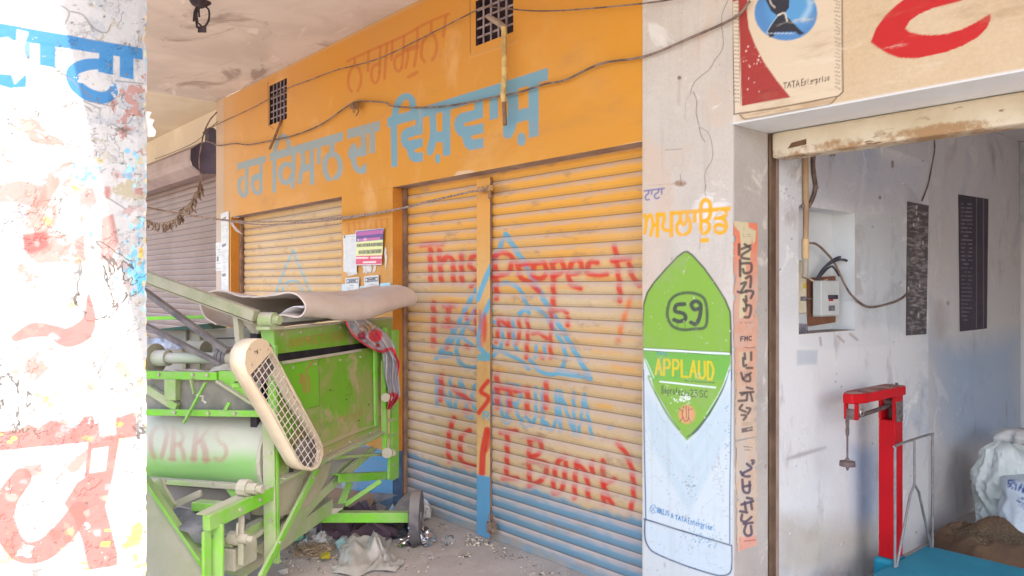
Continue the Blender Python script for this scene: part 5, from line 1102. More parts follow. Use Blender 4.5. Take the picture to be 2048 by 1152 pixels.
# upper structure
bar('long_arm', mq(283,549,-.06), mq(512,632,-.06), .05, .055, pmat('olive_dusty_arm', (.22,.25,.13), (.33,.31,.22), 3, .8, dust=(.42,.38,.30), damt=.7)); bar('arm_lip', mq(283,562,-.03), mq(512,646,-.03), .05, .01, m_grey)
bar('post', mq(473,615,-.02), mq(480,692,-.02), .03, .04, m_grey, up=U3)
G().prism([mq(x, y, .06) for x, y in ((480,630),(524,630),(528,650),(514,668),(505,668),(485,645))], U3 * .02).done('top_bracket', m_grey, mach)
G().prism([mq(x, y, -.005) for x, y in ((520,655),(546,654),(548,695),(524,680))], U3 * .015).done('corner_plate', m_grn, mach)
b_ = mp(540,640,0); g = G().cyl(b_ - V3*.05 + K*0, b_ + V3*.03, .040, 18); g.cyl(b_ + V3*.03, b_ + V3*.06, .024, 8); g.obox(b_ - K*.04, U3*.06, V3*.04, K*.008); g.done('top_bearing', m_grd, mach, smooth='auto')
G().prism([mq(x, y, .6) for x, y in ((400,656),(560,656),(560,740),(400,740))], U3 * .02).done('hopper_board', m_grey, mach)
G().prism([mq(x, y, .45) for x, y in ((325,661),(470,658),(470,735),(325,740))], U3 * .02).done('hopper_board', pmat('dusty_hopper', (.44,.395,.335), (.39,.35,.3), 3, .95, bump=.4), mach)
bar('hopper_rib', mq(370,661,.43), mq(370,738,.43), .03, .02, m_grey, up=U3); bar('hopper_rib', mq(398,663,.43), mq(399,738,.43), .02, .012, m_grd, up=U3); bar('hopper_seam', mq(410,677,.44), mq(470,676,.44), .01, .006, m_mdk)
G().prism([mq(x, y, .35) for x, y in ((300,660),(415,647),(428,658),(300,662))], U3 * .12).done('green_flap', pmat('dark_green_sheet', (.035,.085,.06), (.06,.09,.07), 5, .7), mach)
# inner body so the slot and the mesh look into something dark
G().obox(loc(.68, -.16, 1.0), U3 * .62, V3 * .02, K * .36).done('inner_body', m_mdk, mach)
# lower left: sieve, troughs, skirt sheet
sv = [mq(340,1012,-.05), mq(440,1030,-.2), mq(425,1075,-.45), mq(360,1060,-.35)]
km = NT('grey_sieve'); wv = km.n('ShaderNodeTexVoronoi'); wv.inputs['Scale'].default_value = 90; km.put(wv.inputs['Vector'], km.co)
km_c = km.mix(km.step(km.noise(8, 4), .4, .65), (.13,.125,.135), (.24,.225,.22)); km_c = km.mix(km.step(wv.outputs['Distance'], .10, .2, 1, 0), km_c, (.36,.35,.34)); m_sieve = km.out(km_c, .8)
P_ = np.array([[ (sv[0]*(1-a)+sv[1]*a)*(1-b)+(sv[3]*(1-a)+sv[2]*a)*b for a in np.linspace(0,1,6)] for b in np.linspace(0,1,5)])
G().thick(P_, .006).done('sieve', m_sieve, mach)
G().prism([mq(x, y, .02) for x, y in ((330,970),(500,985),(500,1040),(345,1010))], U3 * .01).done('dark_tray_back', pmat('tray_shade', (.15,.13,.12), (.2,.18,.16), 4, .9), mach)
sk = [mq(x, y, -.30) for x, y in ((270,930),(296,962),(412,1132),(416,1175),(270,1175))]
G().prism(sk, U3 * .008).done('skirt_sheet', pmat('dusty_green_sheet', (.30,.32,.19), (.38,.35,.27), 2.5, .9, spots=((.6,.58,.52), 4, .72), dust=(.42,.38,.31), damt=.5), mach)
bar('skirt_rim', mq(290,955,-.31), mq(416,1140,-.31), .02, .04, m_grn, up=U3)
G().prism([mq(x, y, -.2) for x, y in ((303,968),(317,958),(348,1010),(344,1020))], U3 * .02).done('side_plate', m_grd, mach)
G().prism([mq(x, y, -.12) for x, y in ((350,1002),(396,981),(399,984),(399,994),(348,1017))], U3 * .02).done('deflector', m_grey, mach)
bar('trough_bar', mq(392,1010,-.14), mq(442,1014,-.14), .07, .045, m_grn); bar('trough_bar', mq(440,1009,-.14), mp(465,1024,-.03), .05, .03, m_grd)
G().prism([mq(x, y, -.03) for x, y in ((450,976),(478,978),(478,1010),(470,1006))], U3 * .015).done('gusset', m_grn, mach)
def bolt(x, y, d, r):
    c = mp(x, y, d); G().tube([c - V3*.07, c - V3*.02, c - V3*.02, c + V3*.03, c + V3*.03, c + V3*.06], [r*1.2, r*1.2, r*.8, r*.8, r*.55, r*.55], 10).done('bearing', m_grey, mach, smooth='auto')
bolt(505, 977, .02, .035); bolt(486, 1077, .0, .03)
bar('adjuster_rod', mp(475,1045,0), mp(474,1070,0), .01, .01, m_grey, up=U3); bar('adjuster_strap', mp(483,1030,-.01), mp(482,1130,-.01), .012, .03, m_grey, up=V3)
g = G().obox(mp(469,1107,-.12), U3 * .09, V3 * .07, K * .055); g.done('counter_box', m_grey, mach, bevel=.006)
bar('under_rail', mp(455,1085,-.10), mp(560,1025,-.10), .05, .05, m_grd); bar('under_rail', mp(500,1075,-.08), mp(548,1040,-.08), .06, .02, m_grey)
bar('wide_under_beam', mp(470,1135,-.2), mp(650,1010,-.2), .12, .09, m_grd)

# ------------------------------------------------------------------ what lies on the machine
m_mat = pmat('dusty_mat', (.58, .50, .45), (.50, .42, .37), 2, .85, spots=((.22,.15,.12), 14, .70), bump=.25, bsc=40)
mtl = [(432,650),(412,640),(402,622),(401,606),(409,592),(425,584),(448,583),(475,588),(505,590),(535,588),(562,585),(582,587),(598,594),(608,606),(611,618),(607,629),(598,635),(585,634),(570,629),(556,629),(545,634)]
prof = smoothpath([mq(x, y, .10) for x, y in mtl], 4)
prof = [p - P0 for p in prof]; P_ = []
for j in range(48):
    s = j / 47; L = 1.36 * s; row = []
    zc = 1.52
    for p in prof:
        q = p.copy(); w = np.dot(q, V3)
        lean = -.28 * s * max(0, min(1, (-w - .02) / .5))          # the left lobe flattens out towards the back
        q = q + U3 * L + V3 * (lean * -1.0)
        q[2] += -.035 * math.sin(s * math.pi) + .035 * s * s + (.01 * math.sin(s * 9 + w * 8))
        row.append(P0 + q)
    P_.append(row)
P_ = np.array(P_)
for i in range(P_.shape[0]):
    for j in range(P_.shape[1]):
        p = P_[i, j]; P_[i, j, 2] += .007 * mnoise.noise((p[0]*6, p[1]*6, p[2]*9)) + .0045 * (.5 - 2*abs(mnoise.noise((p[0]*9, p[1]*9, p[2]*12 + 4))))
mt = G().thick(P_, .009).done('folded_mat', m_mat, None, smooth='auto', sharp=1.0); tag(mt, 'thick beige rubber mat folded on top of the green machine', 'mat')
iw = smoothpath([mq(x, y, .11) for x, y in ((549,646),(556,634),(572,620),(590,613),(604,615))], 6)
iw2 = [p + U3 * .9 for p in iw]
o = G().thick(np.array([iw, [(a+b)/2 for a, b in zip(iw, iw2)], iw2]), .004).done('white_sheet', pmat('white_sheet', (.62,.60,.62), (.52,.5,.52), 6, .8), None, smooth=True); tag(o, 'thin white sheet tucked inside the fold of the beige mat', 'sheet')
# floral cloth
Lf = [(640,275),(650,300),(668,330),(690,365),(715,392),(745,415),(780,440),(820,462),(865,485),(900,495),(905,560),(908,620),(915,680),(930,730),(945,775),(940,820),(930,880)]
Rt = [(770,258),(800,272),(830,290),(865,315),(900,340),(930,370),(955,405),(975,440),(985,480),(995,520),(1012,560),(1015,590),(1008,640),(1012,700),(1020,760),(1012,800),(960,868)]
c_rows = []
for i, (a, b) in enumerate(zip(smoothpath([z(*p, 0)[:2] for p in Lf], 4), smoothpath([z(*p, 0)[:2] for p in Rt], 4))):
    row = []
    for k in np.linspace(0, 1, 40):
        x, y = ED([tuple(a * (1-k) + b * k)])[0]; d = .07 + .016 * math.sin(k * 15 + i * .12) + .012 * mnoise.noise((k * 5, i * .15, 3)); row.append(mp(x, y, d))
    c_rows.append(row)
cl = Canvas(np.array(c_rows)[::-1])
PK = (.62, .03, .06)
cl.stroke(ED([(640,275),(690,365),(780,440),(870,487),(960,470),(1000,540),(1012,600)]), 7, PK, .9, .8); cl.stroke(ED([(985,480),(1014,570),(1010,640)]), 6, PK, .8, 1)
cl.stroke(ED([(950,500),(985,540)]), 3, (.6,.6,.62), .9)
def flower(x, y, r, c):
    for a in range(9): cl.ell(*ED([(x + math.cos(a*.7)*r*.6, y + math.sin(a*.7)*r*.6)])[0], r*.45/3.389, r*.4/3.389, c, .9, .6)
    cl.ell(*ED([(x, y)])[0], r*.25/3.389, r*.25/3.389, (.25,.02,.03), .8)
flower(850, 378, 46, (.55,.03,.06)); flower(758, 378, 30, (.24,.03,.06)); flower(970, 805, 44, (.58,.05,.08)); flower(945, 860, 26, (.58,.05,.08)); flower(865, 445, 16, (.3,.02,.04))
rr = random.Random(9)
for i in range(60): cl.ell(*ED([(rr.gauss(790,40), rr.gauss(320,28))])[0], rr.uniform(1,3.5), rr.uniform(1,3), rr.choice([(.42,.22,.08),(.12,.08,.07),(.45,.3,.12)]), .8, .6)
for i in range(45): cl.stroke(ED([(rr.uniform(910,1000), rr.uniform(500,760)), (rr.uniform(910,1000), rr.uniform(500,760))]), .9, (.20,.20,.25), .25)
for i in range(30): cl.ell(*ED([(rr.gauss(800,60), rr.gauss(410,25))])[0], rr.uniform(.8,2), rr.uniform(.8,2), (.15,.14,.13), .6)
for i in range(25): cl.ell(*ED([(rr.gauss(685,14), rr.gauss(315,24))])[0], rr.uniform(.8,2.5), rr.uniform(.8,2), (.2,.25,.3), .6)
m_cloth = cmat('floral_cloth', (.42,.41,.44), (.34,.335,.37), 6, bump=.5, bsc=30, rough=.9)
cl.disp = None; o = cl.mesh('floral_cloth', m_cloth, None, smooth=True); o.modifiers.new('t', 'SOLIDIFY').thickness = .003; tag(o, 'grey floral cloth with red border draped over the far corner of the green machine', 'cloth')
# white bundle on the tray
P_ = np.array([[mq(286 + i*4.6, 700 - (25 + 9*mnoise.noise((i*.35,1.3,0))) * math.sin(min(1,(j+.4)/8)*math.pi*.55) * (1 - .35*(i/17)**2) + 5*mnoise.noise((i*.6, j*.7, 2)), .20 + j*.03 + .015*mnoise.noise((i*.8, j*.9, 5))) for i in range(18)] for j in range(9)])
o = G().thick(P_, .003).done('cloth_bundle', pmat('white_blue_cloth', (.62,.64,.70), (.42,.46,.56), 5, .85, spots=((.10,.14,.28), 9, .64)), None, smooth=True); tag(o, 'crumpled white cloth with blue spots heaped behind the grey pulley', 'cloth')
# ================================================================== inside the open shop
XI = -1.957; ZR = onX(1957, 268, XI - .06)[2]
YN0, YN1 = onX(1597,500,XI)[1], onX(1710,500,XI)[1]; zn0, zn1 = onX(1655,660,XI)[2] - .01, onX(1660,419,XI)[2]
YB = onX(1857,500,XI)[1]; XI2 = XI - .06; YBK = onX(2041,500,XI2)[1]
room = thing('shop_interior', 'blue-tinged whitewashed interior wall with an electrical niche, inside the open doorway', 'room wall', (XI, 4.6, 0))
m_in = cmat('interior_whitewash', (.60, .60, .62), (.66, .655, .655), 1.6, (.3, .7), cracks=(2.2, .004, (.3, .27, .27), .3), wear=(12, .3, .3), bump=.45, bsc=25, patches=[((.38, .44, .54), 1.0, .50, .64), ((.46, .43, .42), 2.2, .54, .66), ((.68, .68, .68), 5, .58, .63)],
            grime=[((.27,.22,.21), 4, .56, .74, .6, (1, 1, .45)), ((.12,.1,.1), 50, .71, .74, .8, None)], extra=(5, .62, .5))
wa = Canvas.rect((XI, 3.392, 0), (0, YB - 3.392, 0), (0, 0, ZR), .008)
wa.cut(lambda c: (c[..., 1] > YN0) & (c[..., 1] < YN1) & (c[..., 2] > zn0) & (c[..., 2] < zn1))
wa.poly([(1547,640),(1700,660),(1830,680),(1760,900),(1700,1000),(1547,1050)], (.67,.665,.675), .8, 25)
wa.poly([(1715,430),(1810,420),(1810,660),(1720,650)], (.40,.44,.48), .5, 12); wa.poly([(1640,280),(1700,300),(1850,330),(1850,420),(1720,420),(1620,400)], (.40,.42,.50), .5, 12)
wa.poly([(1774,295),(1857,326),(1857,270),(1774,270)], (.50,.48,.50), .8, 2); wa.poly([(1700,890),(1757,900),(1757,1030),(1715,1050)], (.30,.40,.58), .7, 16)
wa.poly([(1547,1040),(1760,1050),(1760,1152),(1547,1152)], (.46,.40,.33), .7, 30)
wa.stroke([(1575,918),(1600,910),(1650,895)], [3, 9, 4], (.30,.27,.27), .75, 3); wa.poly([(1594,700),(1636,700),(1634,728),(1594,730)], (.36,.42,.5), .6, 2)
wa.poly([(1596,672),(1700,655),(1780,662),(1780,690),(1640,700),(1600,690)], (.60,.60,.62), .7, 3)
for p in ([(1700,668),(1715,680)],[(1640,675),(1642,690)],[(1675,672),(1688,684)]): wa.stroke(p, 4, (.3,.22,.2), .7, 1)
for i in range(60): wa.ell(random.uniform(1550,1850), random.uniform(300,1100), random.uniform(.8,2.2), random.uniform(.6,2.2), random.choice([(.15,.13,.13),(.72,.72,.72)]), .8, .6)
for x, y in ((1785,325),(1785,332),(1662,310),(1668,309),(1760,395)): wa.ell(x, y, 3, 4, (.17,.13,.12), .8, 1)
wa.stroke([(1757,880),(1770,920)], 2, (.3,.28,.3), .6); wa.stroke([(1547,372),(1565,385),(1590,398)], 1, (.2,.17,.16), .6)
wa.mesh('plastered_wall', m_in, room)
wb = Canvas.rect((XI2, YB - .02, 0), (0, YBK - YB + .02, 0), (0, 0, ZR + .1), .012)
wb.fill(lambda X, Y, P: np.ones(X.shape) * .55, (.54,.50,.49)); wb.poly([(1880,700),(2040,670),(2048,900),(1900,880)], (.30,.40,.55), .7, 30); wb.poly([(1857,900),(1960,900),(1960,1080),(1857,1080)], (.40,.37,.35), .5, 20)
wb.ell(1880,640,14,40,(.33,.28,.27), .5, 8); wb.ell(1896,606,3,4,(.2,.17,.17),.7,1)
wb.mesh('plastered_wall', m_in, room)
m_inp = pmat('interior_plain', (.62,.60,.60), (.56,.54,.54), 1.5, .9, bump=.2)
G().box((XI - .35, 3.405, 0), (XI - .25, YB - .021, 2.8)).done('wall_core', m_inp, room); G().box((XI2 - .3, YB, 0), (XI2 - .003, YBK, 2.8)).done('wall_core', m_inp, room)
G().box((XI2 - .3, YBK, 0), (3.6, YBK + .2, 2.9)).done('back_wall', m_inp, room); G().box((3.5, 3.4, 0), (3.6, YBK, 2.9)).done('side_wall', m_inp, room)
G().box((XI2 - .3, 3.401, ZR + .06), (3.6, YBK, ZR + .2)).done('room_ceiling', m_inp, room)
P_ = onX(2041, 400, XI2); G().box((XI2 + .002, YBK - .03, onY(2044,445,YBK)[2]), (XI2 + .6, YBK - .002, ZR + .05)).done('back_shelf_board', pmat('grey_board', (.50,.50,.50), None, 4, .8), room)
ntc = lambda a, b, n, m: G().box(a, b).done(n, m, room)
m_nc = pmat('niche_whitewash', (.64,.66,.67), (.56,.58,.60), 3, .9, spots=((.35,.33,.3), 16, .71), bump=.3); m_sill = pmat('dusty_sill', (.36,.31,.28), (.28,.24,.22), 12, .95, bump=.4)
XN = XI - .13
ntc((XN - .004, YN0, zn0), (XN, YN1, zn1), 'niche_back', m_nc); ntc((XN, YN1, zn0), (XI - .001, YN1 + .004, zn1), 'niche_side', m_nc); ntc((XN, YN0 - .004, zn0), (XI - .001, YN0, zn1), 'niche_side', m_nc)
ntc((XN, YN0, zn1), (XI - .001, YN1, zn1 + .004), 'niche_top', m_nc); ntc((XN, YN0, zn0 - .004), (XI - .001, YN1, zn0), 'niche_sill', m_sill)
nx = lambda x, y, d=0.: onX(x, y, XN + d)
# brown board, breaker box, meter, conduit and cables
bd = G().prism([nx(x, y, .003) for x, y in ((1613,556),(1667,552),(1667,644),(1615,652))], (.018, 0, 0)).done('mounting_board', pmat('reddish_board', (.25,.105,.06), (.19,.08,.045), 8, .75, bump=.3), None); tag(bd, 'reddish-brown board behind the breaker box in the wall niche', 'board')
bx = thing('breaker_box', 'pale grey breaker box with four switches mounted in the wall niche', 'breaker box', nx(1655,632,.03))
m_bx = pmat('grey_enamel_box', (.52,.53,.52), (.47,.48,.47), 4, .45, bump=.08)
a, b = nx(1631,567,.04), nx(1676,632,.04)
G().box((XN + .022, a[1], b[2]), (XN + .05, b[1], a[2])).done('box_base', m_bx, bx, bevel=.004)
fq = [nx(x, y, .10) for x, y in ((1643,561),(1679,559),(1679,630),(1643,632))]
bcv = G().box((XN + .051, fq[0][1], fq[2][2]), (XN + .10, fq[2][1], fq[0][2])).done('box_cover', m_bx, bx, bevel=.005)
G().box((XN + .1005, nx(1654,0,.1)[1], nx(1660,607,.1)[2]), (XN + .103, nx(1675,0,.1)[1], nx(1660,589,.1)[2])).done('switch_window', pmat('switch_white', (.66,.66,.66), None, 5, .5, bump=0), bcv)
for i in range(4):
    c = nx(1660 + i * 4.2, 594, .11); G().obox(c, (.006,0,0), (0,.009,0), (0,0,.011)).done('switch', pmat('switch_dark', (.06,.05,.07), None, 5, .5, bump=0) if i == 0 else bpy.data.materials['switch_dark'], bcv)
for i in range(2): c = nx(1660 + i * 4.2, 600, .106); G().obox(c, (.003,0,0), (0,.008,0), (0,0,.006)).done('red_toggle', pmat('toggle_red', (.5,.04,.04), None, 5, .5, bump=0), bcv)
G().box((XN + .1005, nx(1657,0,.1)[1], nx(1660,622,.1)[2]), (XN + .102, nx(1669,0,.1)[1], nx(1660,611,.1)[2])).done('rating_plate', pmat('plate_dark', (.07,.06,.08), (.2,.19,.22), 60, .5, bump=0), bcv)
mt_ = thing('electric_meter', 'cream electric meter at the near edge of the wall niche', 'meter', onX(1605,628,XI - .04))
mx = lambda x, y, d=-.04: onX(x, y, XI + d)
m_mt = pmat('meter_cream', (.58,.52,.38), (.5,.44,.31), 6, .5)
mcs = G().box((XI - .11, YN0 + .012, mx(0+1606,628)[2]), (XI - .04, mx(1614,600)[1], mx(1606,520)[2])).done('meter_case', m_mt, mt_, bevel=.012)
G().box((XI - .0395, mx(1601,0)[1], mx(1605,602)[2]), (XI - .037, mx(1611,0)[1], mx(1605,593)[2])).done('meter_display', bpy.data.materials['plate_dark'], mcs)
G().box((XI - .0395, mx(1606,0)[1], mx(1605,577)[2]), (XI - .037, mx(1612,0)[1], mx(1605,567)[2])).done('meter_sticker', pmat('sticker_yellow', (.6,.45,.06), None, 5, .6, bump=0), mcs)
G().box((XN + .003, YN0 + .01, zn0 + .002), (XI - .03, mx(1612,0)[1], zn0 + .045)).done('terminal_block', pmat('terminal_dark', (.10,.09,.12), (.3,.28,.3), 30, .6), mt_)
wx = lambda x, y, d=.018: onX(x, y, XI + d)
cp_ = thing('conduit_pipe', 'tan conduit pipe running down the interior wall into the electric meter', 'pipe', wx(1611,590))
G().tube([wx(1611,300), wx(1612,440), wx(1611,482)], .014, 12).done('upper_pipe', pmat('brown_conduit', (.30,.17,.10), (.42,.28,.15), 6, .6), cp_, smooth='auto')
G().tube([wx(1611,478), wx(1611,517)], .018, 12).done('coupler', pmat('pale_conduit', (.62,.42,.20), (.5,.34,.18), 6, .6), cp_, smooth='auto'); G().tube([wx(1611,516), wx(1611,545), wx(1609,556)], .014, 12).done('lower_pipe', pmat('grey_conduit', (.40,.34,.27), None, 6, .7), cp_, smooth='auto')
def icable(label, pts, d, r, m=m_cab): o = G().tube(smoothpath([onX(x, y, XI + ((q[0] if q[0] > 0 else q[0] * .55) if q else d)) for x, y, *q in pts], 6), r, 6).done('cable', m, None, smooth=True); tag(o, label, 'cable'); return o
icable('thick black cable looping beside the tan conduit pipe above the niche', [(1629,300),(1626,325),(1628,350),(1631,375),(1624,400),(1614,415),(1605,412)], .012, .011)
icable('black twin cable looping from the conduit out of the niche to the first blackboard', [(1616,486,-.1),(1632,488,-.12),(1650,503,-.12),(1670,528,-.1),(1690,570,-.05),(1707,594,.012),(1738,614,.012),(1780,607,.01),(1800,599,.01),(1815,588,.01)], .01, .0065)
icable('thin wire hanging down from the door head to the first blackboard', [(1868,268,.03),(1869,300,.03),(1862,340,.02),(1856,370,.01),(1844,402,.01)], .01, .0045)
m_cb2 = pmat('black_wire', (.035,.03,.04), (.08,.08,.1), 12, .6)
icable('stubby black wire tails splayed above the breaker box', [(1633,560,-.15),(1645,540,-.13),(1660,525,-.11),(1672,517,-.10),(1680,514,-.1)], 0, .008, m_cb2)
icable('black wire tail pointing right above the breaker box', [(1655,530,-.11),(1672,521,-.1),(1685,519,-.09),(1698,523,-.08)], 0, .007, m_cb2)
icable('black wire tail bending down above the breaker box', [(1640,553,-.14),(1655,537,-.11),(1665,533,-.1),(1673,543,-.1),(1678,552,-.1)], 0, .006, m_cb2)
icable('pale wire sagging over the top edge of the reddish-brown board', [(1614,553,-.14),(1625,561,-.13),(1640,563,-.12),(1655,559,-.12)], 0, .004, bpy.data.materials['pale_fibre'])
icable('grey wire crossing the face of the reddish-brown board', [(1633,565,-.17),(1632,585,-.16),(1626,595,-.16),(1612,600,-.16)], 0, .004)
icable('grey wire curling down the left side of the breaker box', [(1638,566,-.16),(1638,590,-.15),(1630,608,-.15)], 0, .004)
# blackboards
m_bb = cmat('chalk_board', (.045,.035,.055), (.07,.058,.07), 5, (.3,.7), bump=.2, wear=(40, .3, .3), rough=.8)
def board(label, q, X, fn):
    c = Canvas.quad([onX(x, y, X) for x, y in q], 60, 300); fn(c); o = c.mesh('blackboard', m_bb, None); o.modifiers.new('t', 'SOLIDIFY').thickness = .004; tag(o, label, 'blackboard', 'wall blackboards')
def fb1(c):
    c.fill(lambda X, Y, P: np.ones(X.shape) * .7, (.10,.085,.085)); rr = random.Random(5)
    for i in range(330):
        x, y = rr.uniform(1815,1856), rr.uniform(410, 666); c.stroke([(x, y), (x + rr.uniform(2,7), y + rr.uniform(-1,1.5))], rr.uniform(1.5,4), (.40,.37,.36), rr.uniform(.1,.5), 1)
    for i in range(40): c.ell(rr.uniform(1816,1856), rr.uniform(410,665), rr.uniform(1,5), rr.uniform(2,10), rr.choice([(.05,.03,.04),(.24,.17,.17),(.30,.27,.27)]), .4, 2)
    for i in range(8): c.ell(rr.uniform(1816,1850), rr.uniform(410,665), 1.6, 4, (.6,.58,.56), .7, 1)
board('dusty worn blackboard full of faint chalk, beside the niche', [(1816,403),(1857.5,411),(1853,668),(1813,671)], XI + .006, fb1)
def fb2(c):
    rr = random.Random(6)
    for i in range(30): y = 405 + i * 8; c.lines([(1921,y),(1945,y+1),(1945,y+6),(1921,y+5)], 1, (.30,.26,.36), 2.5, .5 if i < 16 else .3, .7)
    for x in (1953, 1967): c.stroke([(x,396),(x,655)], .8, (.38,.32,.42), .7)
board('darker purple-black ruled blackboard further into the room', [(1918,389),(1977,398),(1974,657),(1921,663)], XI2 + .006, fb2)

# ================================================================== red platform scale
A_ = onZ(1757, 1112, .18); B_ = onY(1790, 1112, A_[1]); C_ = onX(1806, 1110, B_[0])
sc = thing('platform_scale', 'red platform weighing scale with blue platform and wire guard inside the doorway', 'weighing scale', (A_[0], A_[1], 0))
m_red = pmat('red_enamel', (.50,.004,.010), (.42,.004,.009), 3, .5, spots=((.16,.05,.035), 16, .69), bump=.1, spec=.2); m_bl = pmat('blue_platform_paint', (.008,.20,.30), (.012,.24,.34), 4, .7, spots=((.22,.30,.34), 12, .68), dust=(.25,.30,.33), damt=.06, bump=.2)
m_rust = pmat('dusty_red_top', (.25,.07,.06), (.36,.24,.2), 9, .8); m_irn = pmat('grimy_iron', (.10,.07,.075), (.18,.13,.12), 20, .6, .3)
zt1 = onY(1775, 792, A_[1])[2]
xm_ = .5 * (A_[0] + B_[0]); yb_ = C_[1]; hw = abs(B_[0] - A_[0]) / 2
# column as four plates so the slot is a real opening
zs0, zs1 = onY(1773, 840, A_[1])[2], onY(1773, 795, A_[1])[2]
clm = G().box((A_[0], A_[1], .181), (B_[0], yb_, zs0)).done('column', m_red, sc, bevel=.004)
G().box((A_[0], A_[1], zs0 + .001), (A_[0] + .014, yb_, zt1)).done('column_cheek', m_red, sc); G().box((B_[0] - .014, A_[1], zs0 + .001), (B_[0], yb_, zt1)).done('column_cheek', m_red, sc)
G().box((A_[0] + .015, yb_ - .012, zs0 + .001), (B_[0] - .015, yb_, zt1)).done('column_back', m_irn, sc)
G().cyl((xm_ - .03, A_[1] + .05, zs1 - .03), (xm_ + .03, A_[1] + .05, zs1 - .03), .022, 14).done('pivot', m_irn, sc, smooth='auto')
ytip = onX(1695, 800, xm_)[1]
arm = [(xm_ - hw - .012, yb_ + .012), (xm_ + hw + .012, yb_ + .012), (xm_ + hw + .012, ytip + .08), (xm_ + hw * .55, ytip), (xm_ - hw * .55, ytip), (xm_ - hw - .012, ytip + .08)]
ah = .048
hda = G().prism([z(x, y, zt1 + .001) for x, y in arm], (0, 0, ah)).done('head_arm', m_red, sc, bevel=.006)
G().prism([z(xm_ + (x - xm_) * .9, yb_ + (y - yb_) * .96, zt1 + ah + .0015) for x, y in arm], (0, 0, .002)).done('head_top', m_rust, hda)
for yy in (ytip + .12, yb_ - .06, yb_): G().cyl((xm_ + .01, yy, zt1 + ah), (xm_ + .01, yy, zt1 + ah + .014), .008, 8).done('bolt', m_irn, hda)
yk = ytip + .04
fk0, fk1 = onX(1706, 802, xm_)[2], onX(1706, 838, xm_)[2]
for sx in (-1, 1): G().box((xm_ + sx * .026 - .006, yk - .012, fk1), (xm_ + sx * .026 + .006, yk + .012, zt1)).done('fork_side', m_red, hda)
G().box((xm_ - .0195, yk - .011, fk1), (xm_ + .0195, yk + .011, fk1 + .05)).done('fork_bridge', m_irn, sc)
zb_ = onX(1735, 823, xm_)[2]
G().tube([(xm_, A_[1] + .05, zb_ + .005), (xm_, yk + .02, zb_ - .015)], .011, 10).done('steelyard_beam', m_irn, sc, smooth='auto')
G().tube([(xm_ + .03, yk + .05 + .018 * math.cos(t), zb_ + .012 + .018 * math.sin(t)) for t in np.linspace(0, 6.28, 14)], .003, 5).done('ring', pmat('bright_ring', (.6,.58,.55), None, 8, .3, .7, bump=0), sc, smooth='auto')
lk0 = z(xm_ - .01, yk - .02, fk1 + .01); zch = onX(1703, 858, xm_)[2]
g = G()
for dz in (0, .045): g.tube([lk0 - K * (dz + .02) + z(0, .010 * math.cos(t), .026 * math.sin(t)) for t in np.linspace(0, 6.28, 14)], .005, 6)
g.done('chain_link', m_irn, sc, smooth='auto')
zw0 = onX(1703, 922, xm_)[2]
G().cyl((lk0[0], lk0[1], zch + .02), (lk0[0], lk0[1], zw0), .005, 8).done('weight_rod', m_irn, sc)
wz = zw0
G().tube([(lk0[0], lk0[1], wz + .015), (lk0[0], lk0[1], wz + .006), (lk0[0], lk0[1], wz), (lk0[0], lk0[1], wz - .022), (lk0[0], lk0[1], wz - .026), (lk0[0], lk0[1], wz - .045)], [.008,.012,.036,.038,.010,.004], 20).done('counterweight', m_irn, sc, smooth='auto')
c0 = z(B_[0] + .002, .5 * (A_[1] + yb_), 0); pz0, pz1 = onX(1798, 843, B_[0])[2], onX(1798, 803, B_[0])[2]
g = G().box((B_[0] + .001, A_[1] + .008, pz0), (B_[0] + .004, yb_ - .008, pz1)); g.done('maker_plate', pmat('maker_plate', (.05,.04,.05), (.2,.15,.13), 50, .5, bump=0), clm)
xq = onZ(1791, 1130, .18); x2 = onZ(1866, 1098, .18); xg = .5 * (xq[0] + x2[0])
gy0, gy1 = onX(1790, 900, xg)[1], onX(1865, 900, xg)[1]; gz = onX(1790, 893, xg)[2]; gz2 = onX(1862, 868, xg)[2]
m_gd2 = pmat('galvanised_rod', (.20,.19,.20), (.28,.27,.27), 20, .45, .4)
G().tube(smoothpath([(xg, gy0, .18), (xg, gy0, gz - .1), (xg, gy0, gz - .03)], 3) + smoothpath([(xg, gy0 + .004, gz - .012), (xg, gy0 + .03, gz + .004), (xg, gy1 - .03, gz2), (xg, gy1 - .004, gz2 - .012), (xg, gy1, gz2 - .03)], 3) + [z(xg, gy1, .18)], .0068, 10).done('guard_frame', m_gd2, sc, smooth='auto')
gm = .5 * (gy0 + gy1); zv = onX(1830, 968, xg)[2]
G().tube([(xg, gm, gz + .004), (xg, gm, zv)], .006, 8).done('guard_rod', m_gd2, sc, smooth='auto')
for yy in (gy0 + .02, gy1 - .02): G().tube([(xg, gm, zv), (xg, gm + (yy - gm) * .25, zv - .05), (xg, yy, .18)], .007, 8).done('guard_strut', m_gd2, sc, smooth='auto')
pe = onZ(2030, 1147, .18)
G().box((A_[0] - .02, A_[1] - .03, .004), (xg - .045, yb_ + .05, .178)).done('column_base', m_bl, sc, bevel=.02)
G().box((xg - .04, gy0 - .6, .10), (xg + .75, gy1 + .02, .178)).done('platform', m_bl, sc, bevel=.012)
G().box((xg - .02, gy0 - .55, .003), (xg + .7, gy1 - .02, .099)).done('platform_skirt', m_bl, sc)

